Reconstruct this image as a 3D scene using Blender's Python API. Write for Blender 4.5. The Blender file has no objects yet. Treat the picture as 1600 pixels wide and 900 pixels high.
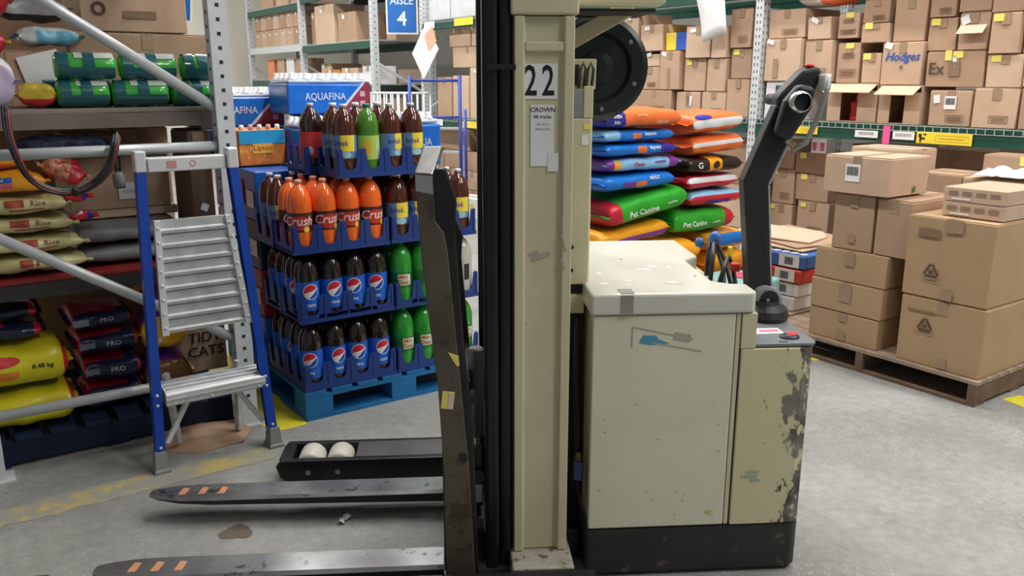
import bpy, bmesh, math, random
from mathutils import Vector, Matrix, Euler, noise
R = math.radians
rnd = random.Random(7)
SC = bpy.context.scene
COL = SC.collection

# ------------------------------------------------------------ camera
cam_d = bpy.data.cameras.new('camera')
cam_d.sensor_width = 36; cam_d.lens = 29.25; cam_d.clip_start = .05; cam_d.clip_end = 100
cam = bpy.data.objects.new('camera', cam_d); COL.objects.link(cam)
cam.location = (0, 0, 1.5); cam.rotation_euler = (R(76), 0, 0)
SC.camera = cam

# ------------------------------------------------------------ world, exposure
w = bpy.data.worlds.new('world'); SC.world = w; w.use_nodes = True
w.node_tree.nodes['Background'].inputs[0].default_value = (.86, .93, 1, 1)
w.node_tree.nodes['Background'].inputs[1].default_value = .22
SC.view_settings.view_transform = 'Standard'; SC.view_settings.look = 'None'
SC.view_settings.gamma = 1; SC.view_settings.use_curve_mapping = False
SC.view_settings.exposure = 0.16

# aisle grid: a runs along the rack depth, b along the aisle
TH = R(34.8); CT, ST = math.cos(TH), math.sin(TH)
def G(a, b, z=0.): return Vector((a*CT - b*ST, a*ST + b*CT, z))

# ------------------------------------------------------------ ceiling light positions (a, b)
LIGHT_POWER = 74
LIGHT_SPOTS = [(2.35, 2.4), (2.35, -1.2), (5.2, -1.6)] + [(2.35, 5.2)] + [(a, b) for b in (8.4, 11.6, 14.6) for a in (-3.4, 2.35)] + [(4.4, 3.6), (4.4, 6.8), (4.4, 10.0), (4.4, .4)]  # second spot: unseen strip, added to brighten the truck's door side
CEIL = 4.6

# ------------------------------------------------------------ helpers
def link(o, parent=None):
    COL.objects.link(o)
    if parent is not None: o.parent = parent
    return o
def tag(o, label=None, cat=None, group=None, kind=None):
    if label: o['label'] = label
    if cat: o['category'] = cat
    if group: o['group'] = group
    if kind: o['kind'] = kind
    return o
def thing(name, label, cat, loc, rz=0., group=None, rot=None):
    o = bpy.data.objects.new(name, None); COL.objects.link(o)
    o.empty_display_size = .1
    o.location = loc; o.rotation_euler = rot if rot else (0, 0, rz)
    return tag(o, label, cat, group)
def copy_tree(o, parent=None):
    c = o.copy(); COL.objects.link(c)
    if parent is not None: c.parent = parent
    for ch in list(o.children): copy_tree(ch, c)
    return c

class MB:
    def __init__(s): s.v = []; s.f = []; s.m = []
    def add(s, vs, fs, mi=0):
        n = len(s.v); s.v += [tuple(p) for p in vs]
        for f in fs: s.f.append([i + n for i in f]); s.m.append(mi)
        return s
    def box(s, x0, x1, y0, y1, z0, z1, mi=0, M=None):
        vs = [(x, y, z) for z in (z0, z1) for y in (y0, y1) for x in (x0, x1)]
        if M is not None: vs = [M @ Vector(p) for p in vs]
        return s.add(vs, [(0, 2, 3, 1), (4, 5, 7, 6), (0, 1, 5, 4), (2, 6, 7, 3), (0, 4, 6, 2), (1, 3, 7, 5)], mi)
    def prism(s, pts, ax, c0, c1, mi=0):
        """pts = 2-D outline; ax = axis of extrusion ('x': pts are y,z; 'y': x,z; 'z': x,y)"""
        def P(p, c): return (c, p[0], p[1]) if ax == 'x' else ((p[0], c, p[1]) if ax == 'y' else (p[0], p[1], c))
        n = len(pts)
        vs = [P(p, c0) for p in pts] + [P(p, c1) for p in pts]
        fs = [tuple(range(n)), tuple(range(2*n - 1, n - 1, -1))] + [(i, (i + 1) % n, n + (i + 1) % n, n + i) for i in range(n)]
        return s.add(vs, fs, mi)
    def lathe(s, prof, seg=16, M=None, mi=0, caps=True):
        vs = []; fs = []
        for r, z in prof:
            for k in range(seg):
                t = 2*math.pi*k/seg; vs.append(Vector((r*math.cos(t), r*math.sin(t), z)))
        for i in range(len(prof) - 1):
            for k in range(seg):
                k2 = (k + 1) % seg
                fs.append((i*seg + k, i*seg + k2, (i + 1)*seg + k2, (i + 1)*seg + k))
        if caps:
            fs.append(tuple(range(seg - 1, -1, -1))); b = (len(prof) - 1)*seg; fs.append(tuple(b + k for k in range(seg)))
        if M is not None: vs = [M @ p for p in vs]
        return s.add(vs, fs, mi)
    def tube(s, path, r, seg=8, mi=0):
        path = [Vector(p) for p in path]; n = len(path); rings = []
        up = Vector((0, 0, 1))
        for i, p in enumerate(path):
            d = (path[min(i + 1, n - 1)] - path[max(i - 1, 0)]).normalized()
            u = d.cross(up)
            if u.length < .05: u = d.cross(Vector((1, 0, 0)))
            u.normalize(); v = d.cross(u).normalized()
            rr = r[i] if isinstance(r, (list, tuple)) else r
            rings.append([p + u*rr*math.cos(2*math.pi*k/seg) + v*rr*math.sin(2*math.pi*k/seg) for k in range(seg)])
        vs = [q for ring in rings for q in ring]; fs = []
        for i in range(n - 1):
            for k in range(seg):
                k2 = (k + 1) % seg
                fs.append((i*seg + k, (i + 1)*seg + k, (i + 1)*seg + k2, i*seg + k2))
        fs.append(tuple(range(seg))); fs.append(tuple((n - 1)*seg + k for k in range(seg - 1, -1, -1)))
        return s.add(vs, fs, mi)
    def bar(s, p, q, w, h, mi=0):
        """square-section bar from p to q"""
        p = Vector(p); q = Vector(q); d = (q - p); L = d.length; d.normalize()
        u = d.cross(Vector((0, 0, 1)))
        if u.length < .05: u = Vector((1, 0, 0))
        u.normalize(); v = u.cross(d)
        M = Matrix(((u.x, v.x, d.x, p.x), (u.y, v.y, d.y, p.y), (u.z, v.z, d.z, p.z), (0, 0, 0, 1)))
        return s.box(-w/2, w/2, -h/2, h/2, 0, L, mi, M)
    def mesh(s, name, mats, smooth=False):
        me = bpy.data.meshes.new(name); me.from_pydata(s.v, [], s.f)
        for m in (mats if isinstance(mats, (list, tuple)) else [mats]): me.materials.append(m)
        for p, mi in zip(me.polygons, s.m): p.material_index = mi
        bm = bmesh.new(); bm.from_mesh(me); bmesh.ops.recalc_face_normals(bm, faces=bm.faces); bm.to_mesh(me); bm.free()
        if smooth:
            for p in me.polygons: p.use_smooth = True
        me.update(); return me
    def build(s, name, mats, parent=None, bevel=0, smooth=False, seg=2, loc=None, rot=None, auto=False):
        me = s.mesh(name, mats, smooth or auto)
        if auto:
            for e in me.edges: pass
            me.set_sharp_from_angle(angle=R(38))
        o = bpy.data.objects.new(name, me); link(o, parent)
        if loc is not None: o.location = loc
        if rot is not None: o.rotation_euler = rot
        if bevel:
            b = o.modifiers.new('bevel', 'BEVEL'); b.width = bevel; b.segments = seg; b.limit_method = 'ANGLE'; b.angle_limit = R(35)
        return o
def inst(name, me, parent, loc=(0, 0, 0), rot=(0, 0, 0), scale=None):
    o = bpy.data.objects.new(name, me); link(o, parent); o.location = loc; o.rotation_euler = rot
    if scale: o.scale = scale
    return o

# ------------------------------------------------------------ materials
MATS = {}
def mat(name, c, rough=.6, metal=0., var=.12, scale=6., bump=0., c2=None, thr=None, coat=0., trans=0., emit=None, es=1., spec=.5, ior=1.45, bscale=None):
    """principled with a soft procedural variation; c2 + thr = patches of a second colour"""
    if name in MATS: return MATS[name]
    m = bpy.data.materials.new(name); m.use_nodes = True; nt = m.node_tree; N = nt.nodes; L = nt.links
    b = N['Principled BSDF']; b.inputs['Roughness'].default_value = rough; b.inputs['Metallic'].default_value = metal
    b.inputs['Specular IOR Level'].default_value = spec; b.inputs['IOR'].default_value = ior
    if coat: b.inputs['Coat Weight'].default_value = coat; b.inputs['Coat Roughness'].default_value = .08
    if trans: b.inputs['Transmission Weight'].default_value = trans
    tc = N.new('ShaderNodeTexCoord'); nz = N.new('ShaderNodeTexNoise'); nz.inputs['Scale'].default_value = scale; nz.inputs['Detail'].default_value = 5
    L.new(tc.outputs['Object'], nz.inputs['Vector'])
    rp = N.new('ShaderNodeValToRGB'); L.new(nz.outputs['Fac'], rp.inputs[0])
    d = 1 - var; u = 1 + var*.6
    rp.color_ramp.elements[0].position = .3; rp.color_ramp.elements[1].position = .7
    rp.color_ramp.elements[0].color = (c[0]*d, c[1]*d, c[2]*d, 1); rp.color_ramp.elements[1].color = (min(1, c[0]*u), min(1, c[1]*u), min(1, c[2]*u), 1)
    out = rp.outputs[0]
    if c2 is not None:
        n2 = N.new('ShaderNodeTexNoise'); n2.inputs['Scale'].default_value = scale*2.3; n2.inputs['Detail'].default_value = 8; n2.inputs['Roughness'].default_value = .65
        L.new(tc.outputs['Object'], n2.inputs['Vector'])
        r2 = N.new('ShaderNodeValToRGB'); r2.color_ramp.elements[0].position = thr; r2.color_ramp.elements[1].position = min(.999, thr + .05)
        L.new(n2.outputs['Fac'], r2.inputs[0])
        mx = N.new('ShaderNodeMix'); mx.data_type = 'RGBA'; L.new(r2.outputs[0], mx.inputs[0]); L.new(out, mx.inputs[6]); mx.inputs[7].default_value = (*c2, 1)
        out = mx.outputs[2]
    L.new(out, b.inputs['Base Color'])
    if bump:
        bn = N.new('ShaderNodeTexNoise'); bn.inputs['Scale'].default_value = bscale or scale*6; bn.inputs['Detail'].default_value = 4
        L.new(tc.outputs['Object'], bn.inputs['Vector'])
        bu = N.new('ShaderNodeBump'); bu.inputs['Strength'].default_value = bump; bu.inputs['Distance'].default_value = .01
        L.new(bn.outputs['Fac'], bu.inputs['Height']); L.new(bu.outputs[0], b.inputs['Normal'])
    if emit: b.inputs['Emission Color'].default_value = (*emit, 1); b.inputs['Emission Strength'].default_value = es
    MATS[name] = m; return m

CB = [mat('cardboard_a', (.50, .34, .235), .85, var=.08, bump=.12, bscale=60), mat('cardboard_b', (.56, .39, .275), .85, var=.08, bump=.12, bscale=60),
      mat('cardboard_c', (.43, .285, .19), .85, var=.08, bump=.12, bscale=60), mat('cardboard_d', (.60, .44, .32), .85, var=.07, bump=.1, bscale=60)]
CBP = mat('cardboard_pale', (.44, .295, .17), .85, var=.06, bump=.1, bscale=60)
CBI = mat('cardboard_inside', (.30, .19, .11), .9, var=.1)
TAPE = mat('packing_tape', (.36, .25, .16), .35, var=.1)
TAPEC = mat('clear_tape', (.62, .5, .38), .25, var=.1)
INK = mat('print_ink', (.10, .065, .045), .8, var=.2)
INKF = mat('faded_print_ink', (.25, .16, .10), .8, var=.2)
BLK = mat('black_ink', (.012, .012, .013), .5, var=.1)
WHITE = mat('white_paper', (.82, .83, .84), .7, var=.05)
YEL = mat('yellow_sticker', (.85, .74, .16), .6, var=.08)
YELB = mat('yellow_label', (.88, .68, .05), .5, var=.06)
PINK = mat('pink_tag', (.85, .10, .33), .6, var=.06)
RED = mat('red_print', (.62, .035, .035), .5, var=.08)
BLUEP = mat('blue_print', (.02, .10, .48), .5, var=.08)
GREENBEAM = mat('dark_green_paint', (.012, .075, .055), .4, var=.15)
WIRE = mat('zinc_wire', (.55, .62, .58), .35, .3, var=.1)
GALV = mat('galvanised_steel', (.50, .53, .55), .42, .25, var=.12, scale=14)
GALVL = mat('pale_grey_steel', (.62, .66, .69), .45, .1, var=.08, scale=10)
HOLE = mat('hole_dark', (.03, .035, .04), .9)
WOOD = mat('pallet_wood', (.34, .25, .18), .85, var=.3, scale=9, bump=.3)
WOODD = mat('pallet_wood_dark', (.17, .11, .075), .9, var=.35, scale=9, bump=.3)
BPAL = mat('blue_pallet_paint', (.01, .15, .38), .6, var=.2, scale=7, c2=(.2, .27, .33), thr=.68)
CRATE = mat('blue_crate_plastic', (.014, .045, .22), .35, var=.12)

# ------------------------------------------------------------ text and flat prints
_tc = {}
def text_mesh(s, size, mat_, sx=1., shear=0.):
    key = (s, size, mat_.name, sx, shear)
    if key in _tc: return _tc[key]
    cu = bpy.data.curves.new('text', 'FONT'); cu.body = s; cu.size = size; cu.align_x = 'CENTER'; cu.align_y = 'CENTER'
    cu.resolution_u = 2; cu.shear = shear; cu.extrude = .0004; cu.offset = size*.012
    ob = bpy.data.objects.new('text', cu); COL.objects.link(ob)
    bpy.context.view_layer.update()
    me = bpy.data.meshes.new_from_object(ob.evaluated_get(bpy.context.evaluated_depsgraph_get()))
    bpy.data.objects.remove(ob)
    for v in me.vertices: v.co.x *= sx
    me.materials.clear(); me.materials.append(mat_); _tc[key] = me
    return me
FR = {'-y': (R(90), 0, 0), '-x': (R(90), 0, R(-90)), '+z': (0, 0, 0), '+x': (R(90), 0, R(90)), '+zx': (0, 0, R(-90))}
def text(parent, s, size, loc, face='-y', m=None, sx=1., shear=0., name='lettering', roll=0.):
    o = inst(name, text_mesh(s, size, m or BLK, sx, shear), parent, loc, FR[face])
    if roll: o.rotation_euler = (Euler(FR[face]).to_matrix() @ Matrix.Rotation(roll, 3, 'Z')).to_euler()
    return o
_qc = {}
def quad(parent, name, wd, ht, loc, face, m, label=None, roll=0., t=.0012):
    key = (round(wd, 3), round(ht, 3), m.name, t)
    if key not in _qc: _qc[key] = MB().box(-wd/2, wd/2, -ht/2, ht/2, 0, t).mesh(name, m)
    o = inst(name, _qc[key], parent, loc, FR[face])
    if roll: o.rotation_euler = (Euler(FR[face]).to_matrix() @ Matrix.Rotation(roll, 3, 'Z')).to_euler()
    if label: o['label'] = label
    return o
def frame_print(parent, wd, ht, loc, face, m=None, t=.004, lines=2, name='printed_panel'):
    mb = MB()
    for s in (-1, 1):
        mb.box(-wd/2, wd/2, s*ht/2 - t/2, s*ht/2 + t/2, 0, .0008); mb.box(s*wd/2 - t/2, s*wd/2 + t/2, -ht/2, ht/2, 0, .0008)
    for k in range(lines):
        y = ht*(.5 - (k + 1)/(lines + 1)); mb.box(-wd*.4, wd*.4, y - ht*.09, y + ht*.09, 0, .0008)
    o = mb.build(name, m or INKF, parent, loc=loc, rot=FR[face]); return o
def bars_print(parent, wd, ht, loc, face, m=None, name='barcode', seed=1, n=14):
    rr = random.Random(seed); mb = MB(); x = -wd/2
    while x < wd/2 - .002:
        t = wd/n*rr.uniform(.25, .8); mb.box(x, min(x + t, wd/2), -ht/2, ht/2, 0, .0006); x += t + wd/n*rr.uniform(.3, .6)
    return mb.build(name, m or BLK, parent, loc=loc, rot=FR[face])

# ------------------------------------------------------------ cartons
def jbox(lx, ly, h, j, rr, y0c=True):
    vs = [(x + rr.uniform(-j, j), y + rr.uniform(-j, j), z + (rr.uniform(-j, 0) if z > 0 else 0)) for z in (0, h) for y in (-ly/2, ly/2) for x in (-lx/2, lx/2)]
    mb = MB(); mb.add(vs, [(0, 2, 3, 1), (4, 5, 7, 6), (0, 1, 5, 4), (2, 6, 7, 3), (0, 4, 6, 2), (1, 3, 7, 5)]); return mb
def carton(label, group, loc, lx, ly, h, m=None, rz=0., feats=(), name='cardboard_box', tape='y', seed=None, open_=False):
    """feats: list of (kind, face, u, v, w, h) with u, v offsets from the centre of the face"""
    rr = random.Random(seed if seed is not None else rnd.random())
    m = m or rr.choice(CB)
    t = thing(name, label, 'box', loc, TH + rz, group)
    j = min(.004, h*.02)
    if not open_:
        jbox(lx, ly, h - .004, j, rr).build('body', m, t, bevel=.003, seg=1)
        # closing flaps with a seam between them
        gp = .0025
        if tape == 'y':
            for s in (-1, 1): MB().box(min(s*gp, s*(lx/2 - j)), max(s*gp, s*(lx/2 - j)), -ly/2 + j, ly/2 - j, h - .0055, h - .001).build('flap', m, t)
            MB().box(-.024, .024, -ly/2 + j, ly/2 - j, h - .0015, h - .0003).build('tape', TAPE, t)
            MB().box(-.024, .024, -ly/2 - .0015, -ly/2 + .001, h - min(.07, h*.3), h - .004).build('tape', TAPE, t)
        else:
            for s in (-1, 1): MB().box(-lx/2 + j, lx/2 - j, min(s*gp, s*(ly/2 - j)), max(s*gp, s*(ly/2 - j)), h - .0055, h - .001).build('flap', m, t)
            MB().box(-lx/2 + j, lx/2 - j, -.024, .024, h - .0015, h - .0003).build('tape', TAPE, t)
            MB().box(-lx/2 - .0045, -lx/2 + .001, -.024, .024, h - min(.07, h*.3), h - .004).build('tape', TAPE, t)
    for f in feats:
        kind, face, u, v, fw, fh = f
        if face == '-x': p = (-lx/2 - .0045, -u, h/2 + v)
        elif face == '-y': p = (u, -ly/2 - .0045, h/2 + v)
        else: p = (u, v, h + .0005)
        if kind == 'stk': quad(t, 'price_sticker', fw, fh, p, face, YEL, 'pale yellow sticker')
        elif kind == 'stw': quad(t, 'sticker', fw, fh, p, face, WHITE, 'white sticker', roll=rr.uniform(-.5, .5))
        elif kind == 'print': frame_print(t, fw, fh, p, face)
        elif kind == 'label':
            q = quad(t, 'shipping_label', fw, fh, p, face, WHITE, 'white label with a barcode')
            bars_print(q, fw*.8, fh*.5, (0, fh*.1, .0015), '+z')
        elif kind == 'tape': quad(t, 'tape_piece', fw, fh, p, face, TAPE)
        elif kind == 'mark': quad(t, 'printed_mark', fw, fh, p, face, INKF)
        elif kind == 'script': text(t, 'Hodges', fw, p, face, BLUEP, shear=.3)
        elif kind[0] == '"': text(t, kind[1:], fh, p, face, INK if fw >= 0 else INKF, sx=abs(fw) or 1)
    return t

# ------------------------------------------------------------ filled bags
def sgnp(v, e): return math.copysign(abs(v)**e, v)
class Bag:
    def __init__(s, L, W, H, seed=0, full=6., wr=.006, n=3.0, crimp=.93):
        s.L, s.W, s.H, s.seed, s.full, s.wr, s.n, s.crimp = L, W, H, seed*7.3, full, wr, n, crimp
    def sec(s, t):
        """half width and half height at t in -1..1"""
        e = max(0., 1 - abs(t)**s.full)
        return s.W/2*(s.crimp + (1 - s.crimp)*e**.5), max(.004, s.H/2*e**.5)
    def pt(s, t, ph, off=0.):
        w_, h_ = s.sec(t); c, d = math.cos(ph), math.sin(ph)
        y = w_*sgnp(c, 2/s.n); z = h_*sgnp(d, 2/s.n)
        x = s.L/2*t
        k = noise.noise(Vector((x*9 + s.seed, y*9, z*12 + s.seed)))*s.wr*1.6 + noise.noise(Vector((x*30, y*26 + s.seed, z*24)))*s.wr*.55
        k = (k - s.wr*1.15 + off)*min(1, h_/.02)
        return Vector((x, y + c*k, s.H/2 + z + d*k*.7))
    def mesh(s, mats, cf, nu=30, nv=32):
        mb = MB(); vs = []
        ts = [math.copysign(1 - (1 - abs(q))**1.35, q) for q in [-1 + 2*i/nu for i in range(nu + 1)]]
        for t in ts:
            for k in range(nv): vs.append(s.pt(t, 2*math.pi*k/nv))
        mb.add(vs, [])
        for i in range(nu):
            tm = (ts[i] + ts[i + 1])/2
            for k in range(nv):
                k2 = (k + 1) % nv; ph = 2*math.pi*(k + .5)/nv
                mb.f.append([i*nv + k, i*nv + k2, (i + 1)*nv + k2, (i + 1)*nv + k]); mb.m.append(cf(tm, math.cos(ph), math.sin(ph)))
        mb.f.append(list(range(nv))); mb.m.append(0); mb.f.append([nu*nv + k for k in range(nv)]); mb.m.append(0)
        return mb.mesh('sack', mats, True)
    def wrap_text(s, me, cx, cz, off=.003, top=False, end=0):
        """bend a text or print mesh round the -y side (or the top) of the bag"""
        me = me.copy()
        for v in me.vertices:
            x = cx + v.co.x; q = cz + v.co.y; t = max(-.995, min(.995, x/(s.L/2))); w_, h_ = s.sec(t)
            if top:
                c = max(-.99, min(.99, q/w_)); c = math.copysign(abs(c)**(s.n/2), c); ph = math.acos(c)
            else:
                d = max(-.97, min(.97, q/h_)); d = math.copysign(abs(d)**(s.n/2), d); ph = math.pi - math.asin(d); ph = math.pi*2 - ph if False else ph
                ph = math.pi - math.asin(d)
            p = s.pt(t, ph, off + v.co.z)
            v.co = p
        me.update(); return me
def patch(wd, ht, m, nx=10, ny=5, round_=False):
    me = MB(); vs = []
    for j in range(ny + 1):
        for i in range(nx + 1):
            u, v = -1 + 2*i/nx, -1 + 2*j/ny
            if round_: u, v = u*math.sqrt(1 - v*v/2), v*math.sqrt(1 - u*u/2)
            vs.append((u*wd/2, v*ht/2, 0))
    me.add(vs, [(j*(nx + 1) + i, j*(nx + 1) + i + 1, (j + 1)*(nx + 1) + i + 1, (j + 1)*(nx + 1) + i) for j in range(ny) for i in range(nx)])
    return me.mesh('print_patch', m)
def bag(label, group, cat, loc, rz, L, W, H, mats, cf, seed, prints=(), name='pet_food_bag', full=6., rx=0., ry=0., wr=.006, n=3., crimp=.93, part='sack'):
    t = thing(name, label, cat, loc, 0, group, rot=(rx, ry, TH + rz))
    B = Bag(L, W, H, seed, full, wr, n, crimp)
    o = bpy.data.objects.new(part, B.mesh(mats, cf)); link(o, t)
    for s in (-1, 1):
        mb = MB(); k = 12; zz = [.006*math.sin(i*1.9 + seed) for i in range(k + 1)]
        for i in range(k):
            y0, y1 = -W*crimp/2 + W*crimp*i/k, -W*crimp/2 + W*crimp*(i + 1)/k
            xa, xb = s*(L/2 - .006), s*(L/2 + .016)
            mb.add([(xa, y0, H/2 + zz[i]*.3 - .003), (xb, y0, H/2 + zz[i]), (xb, y1, H/2 + zz[i + 1]), (xa, y1, H/2 + zz[i + 1]*.3 - .003)], [(0, 1, 2, 3)])
            mb.add([(xa, y0, H/2 + zz[i]*.3 + .003), (xb, y0, H/2 + .003 + zz[i]), (xb, y1, H/2 + .003 + zz[i + 1]), (xa, y1, H/2 + zz[i + 1]*.3 + .003)], [(0, 1, 2, 3)])
        mb.build('end_seam', mats[0], t, smooth=True)
    for p in prints:
        if p[0] == 'text': me = text_mesh(p[1], p[2], p[5], *(p[6:7])); nm = 'lettering'
        else: me = patch(p[1], p[2], p[5], round_=(p[0] == 'oval')); nm = 'printed_patch'
        side = 'top' if (len(p) > 7 and p[7] == 'top') else 'side'
        me2 = B.wrap_text(me, p[3], p[4], off=.0025 if p[0] == 'text' else .0012, top=(side == 'top'))
        link(bpy.data.objects.new(nm, me2), t)
    return t
def ordn(i): return ['first', 'second', 'third', 'fourth', 'fifth', 'sixth', 'seventh', 'eighth', 'ninth', 'tenth', 'eleventh', 'twelfth'][i]
# ============================================================ STRUCTURE
def floor_mat():
    m = bpy.data.materials.new('worn_concrete'); m.use_nodes = True; nt = m.node_tree; N = nt.nodes; L = nt.links; b = N['Principled BSDF']
    tc = N.new('ShaderNodeTexCoord')
    def nz(s, d=6, r=.6):
        n = N.new('ShaderNodeTexNoise'); n.inputs['Scale'].default_value = s; n.inputs['Detail'].default_value = d; n.inputs['Roughness'].default_value = r; L.new(tc.outputs['Object'], n.inputs['Vector']); return n
    def ramp(src, p0, c0, p1, c1):
        r = N.new('ShaderNodeValToRGB'); e = r.color_ramp.elements; e[0].position = p0; e[0].color = (*c0, 1); e[1].position = p1; e[1].color = (*c1, 1); L.new(src, r.inputs[0]); return r
    def mix(f, a, c, blend='MIX'):
        x = N.new('ShaderNodeMix'); x.data_type = 'RGBA'; x.blend_type = blend
        if isinstance(f, float): x.inputs[0].default_value = f
        else: L.new(f, x.inputs[0])
        L.new(a, x.inputs[6]); L.new(c, x.inputs[7]); return x.outputs[2]
    base = ramp(nz(1.3).outputs['Fac'], .3, (.235, .235, .225), .7, (.36, .365, .355))
    fine = ramp(nz(22, 6, .7).outputs['Fac'], .3, (.72, .72, .7), .72, (1.15, 1.15, 1.15))
    c = mix(.75, base.outputs[0], fine.outputs[0], 'MULTIPLY')
    # exposed aggregate flecks
    vo = N.new('ShaderNodeTexVoronoi'); vo.inputs['Scale'].default_value = 75; L.new(tc.outputs['Object'], vo.inputs['Vector'])
    fl = ramp(vo.outputs['Distance'], .12, (1, 1, 1), .3, (0, 0, 0))
    msk = ramp(nz(1.1, 3).outputs['Fac'], .45, (0, 0, 0), .6, (.55, .55, .55))
    mm = N.new('ShaderNodeMath'); mm.operation = 'MULTIPLY'; L.new(fl.outputs[0], mm.inputs[0]); L.new(msk.outputs[0], mm.inputs[1])
    lt = N.new('ShaderNodeRGB'); lt.outputs[0].default_value = (.62, .63, .62, 1)
    c = mix(mm.outputs[0], c, lt.outputs[0])
    dk = ramp(nz(4.5, 8, .7).outputs['Fac'], .60, (0, 0, 0), .80, (.7, .7, .7))
    dc = N.new('ShaderNodeRGB'); dc.outputs[0].default_value = (.15, .135, .12, 1)
    c = mix(dk.outputs[0], c, dc.outputs[0])
    L.new(c, b.inputs['Base Color'])
    rr = ramp(nz(3, 4).outputs['Fac'], .3, (.38,)*3, .7, (.62,)*3); L.new(rr.outputs[0], b.inputs['Roughness'])
    bu = N.new('ShaderNodeBump'); bu.inputs['Strength'].default_value = .25; bu.inputs['Distance'].default_value = .004; L.new(nz(60, 5).outputs['Fac'], bu.inputs['Height']); L.new(bu.outputs[0], b.inputs['Normal'])
    return m
FLOOR = floor_mat()
def gbox(name, a0, a1, b0, b1, z0, z1, m, kind='structure', bevel=0, lab=None):
    o = MB().box(a0, a1, b0, b1, z0, z1).build(name, m, None, bevel); o.rotation_euler = (0, 0, TH)
    if kind: o['kind'] = kind
    return o
gbox('floor', -7, 9, -7, 19, -.1, 0, FLOOR)
WALLM = mat('cream_wall_paint', (.86, .84, .74), .8, var=.03, scale=1.5)
gbox('wall_back', -7, 9, 17.2, 17.4, 0, 5.5, WALLM)
gbox('wall_right', 8.4, 8.6, -7, 17.2, 0, 5.5, mat('right_wall_paint', (.34, .33, .31), .8, var=.04, scale=1.5))
gbox('wall_left', -6.2, -6, -7, 17.2, 0, 5.5, mat('left_wall_paint', (.6, .6, .57), .8, var=.04, scale=1.5))
CEILM = mat('white_ceiling', (.75, .76, .76), .9, var=.04, scale=1)
gbox('ceiling', -6, 8.4, -4.5, 17.2, 5.2, 5.3, CEILM)
gbox('baseboard_back', -6, 8.4, 17.17, 17.2, 0, .12, mat('grey_base', (.25, .25, .25), .7))

# worn yellow floor lines
def paint_mat(name, c, thr):
    m = bpy.data.materials.new(name); m.use_nodes = True; nt = m.node_tree; N = nt.nodes; L = nt.links; b = N['Principled BSDF']
    tc = N.new('ShaderNodeTexCoord'); n = N.new('ShaderNodeTexNoise'); n.inputs['Scale'].default_value = 7; n.inputs['Detail'].default_value = 8; n.inputs['Roughness'].default_value = .7
    L.new(tc.outputs['Object'], n.inputs['Vector'])
    r = N.new('ShaderNodeValToRGB'); e = r.color_ramp.elements; e[0].position = thr - .09; e[0].color = (*c, 1); e[1].position = thr + .07; e[1].color = (.31, .305, .27, 1)
    L.new(n.outputs['Fac'], r.inputs[0]); L.new(r.outputs[0], b.inputs['Base Color']); b.inputs['Roughness'].default_value = .6
    return m
YW = paint_mat('worn_yellow_paint', (.55, .42, .10), .46); YF = paint_mat('yellow_line_paint', (.72, .64, .03), .66)
def line(lab, pts, m):
    n = len(pts)//2; mb = MB(); sm = []
    rr = random.Random(len(pts)*3)
    # wavy outline
    out = []
    for i, p in enumerate(pts):
        q = pts[(i + 1) % len(pts)]; d = math.hypot(q[0] - p[0], q[1] - p[1]); k = max(1, int(d/.05))
        for s in range(k): out.append((p[0] + (q[0] - p[0])*s/k + rr.uniform(-.012, .012), p[1] + (q[1] - p[1])*s/k + rr.uniform(-.012, .012)))
    o = mb.prism(out, 'z', 0.0004, .0016).build('floor_marking', m); o.rotation_euler = (0, 0, TH)
    return tag(o, lab, 'floor marking')
line('worn ochre paint band across the floor in front of the blue ladder', [(-.9, 3.14), (1.0, 3.13), (1.08, 3.27), (-.9, 3.28)], YW)
line('yellow paint patch on the floor between the blue ladder and the blue pallet', [(1.06, 3.40), (1.235, 3.38), (1.245, 4.6), (1.06, 4.6)], YF)
line('bright yellow floor line beside the wooden pallet at right', [(3.95, -.5), (4.13, -.5), (4.24, 1.74), (4.10, 1.74)], YF)
line('yellow floor line showing under the left end of the wooden pallet', [(3.86, 2.62), (3.98, 2.62), (3.98, 4.2), (3.86, 4.2)], YF)
def blob(name, lab, cat, a, b, ra, rb, m, seed=1, rz=0, h=.0015, n=26):
    rr = random.Random(seed); pts = []
    for k in range(n):
        t = 2*math.pi*k/n; q = 1 + .18*math.sin(t*3 + seed) + rr.uniform(-.1, .1); pts.append((ra*q*math.cos(t), rb*q*math.sin(t)))
    o = MB().prism(pts, 'z', .0004, h).build(name, m); o.location = G(a, b); o.rotation_euler = (0, 0, rz); return tag(o, lab, cat)
blob('floor_stain', 'brown oval stain on the concrete between the two forks', 'stain', .688, 2.639, .055, .045, mat('brown_stain', (.13, .10, .075), .6, var=.2), 3)
blob('floor_stain', 'small dark spill spot near the left edge between the forks', 'stain', .1, 2.72, .03, .014, mat('dark_stain', (.05, .05, .05), .6, var=.2), 5)
def scrap(lab, a, b, s, seed):
    rr = random.Random(seed); mb = MB(); n = 6; vs = []
    for j in range(3):
        for i in range(n + 1): vs.append(((i/n - .5)*s*2, (j/2 - .5)*s*.7 + rr.uniform(-.2, .2)*s, .004 + rr.uniform(0, .012)))
    mb.add(vs, [(j*(n + 1) + i, j*(n + 1) + i + 1, (j + 1)*(n + 1) + i + 1, (j + 1)*(n + 1) + i) for j in range(2) for i in range(n)])
    o = mb.build('paper_scrap', WHITE, smooth=True); o.location = G(a, b); o.rotation_euler = (0, 0, rr.uniform(0, 3))
    sm = o.modifiers.new('solid', 'SOLIDIFY'); sm.thickness = .0008
    tag(o, lab, 'paper scrap')
scrap('crumpled white paper scrap on the floor between the two forks', 1.023, 2.50, .03, 2)
scrap('tiny white paper scrap on the floor just behind the middle fork', .99, 2.866, .014, 4)
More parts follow.
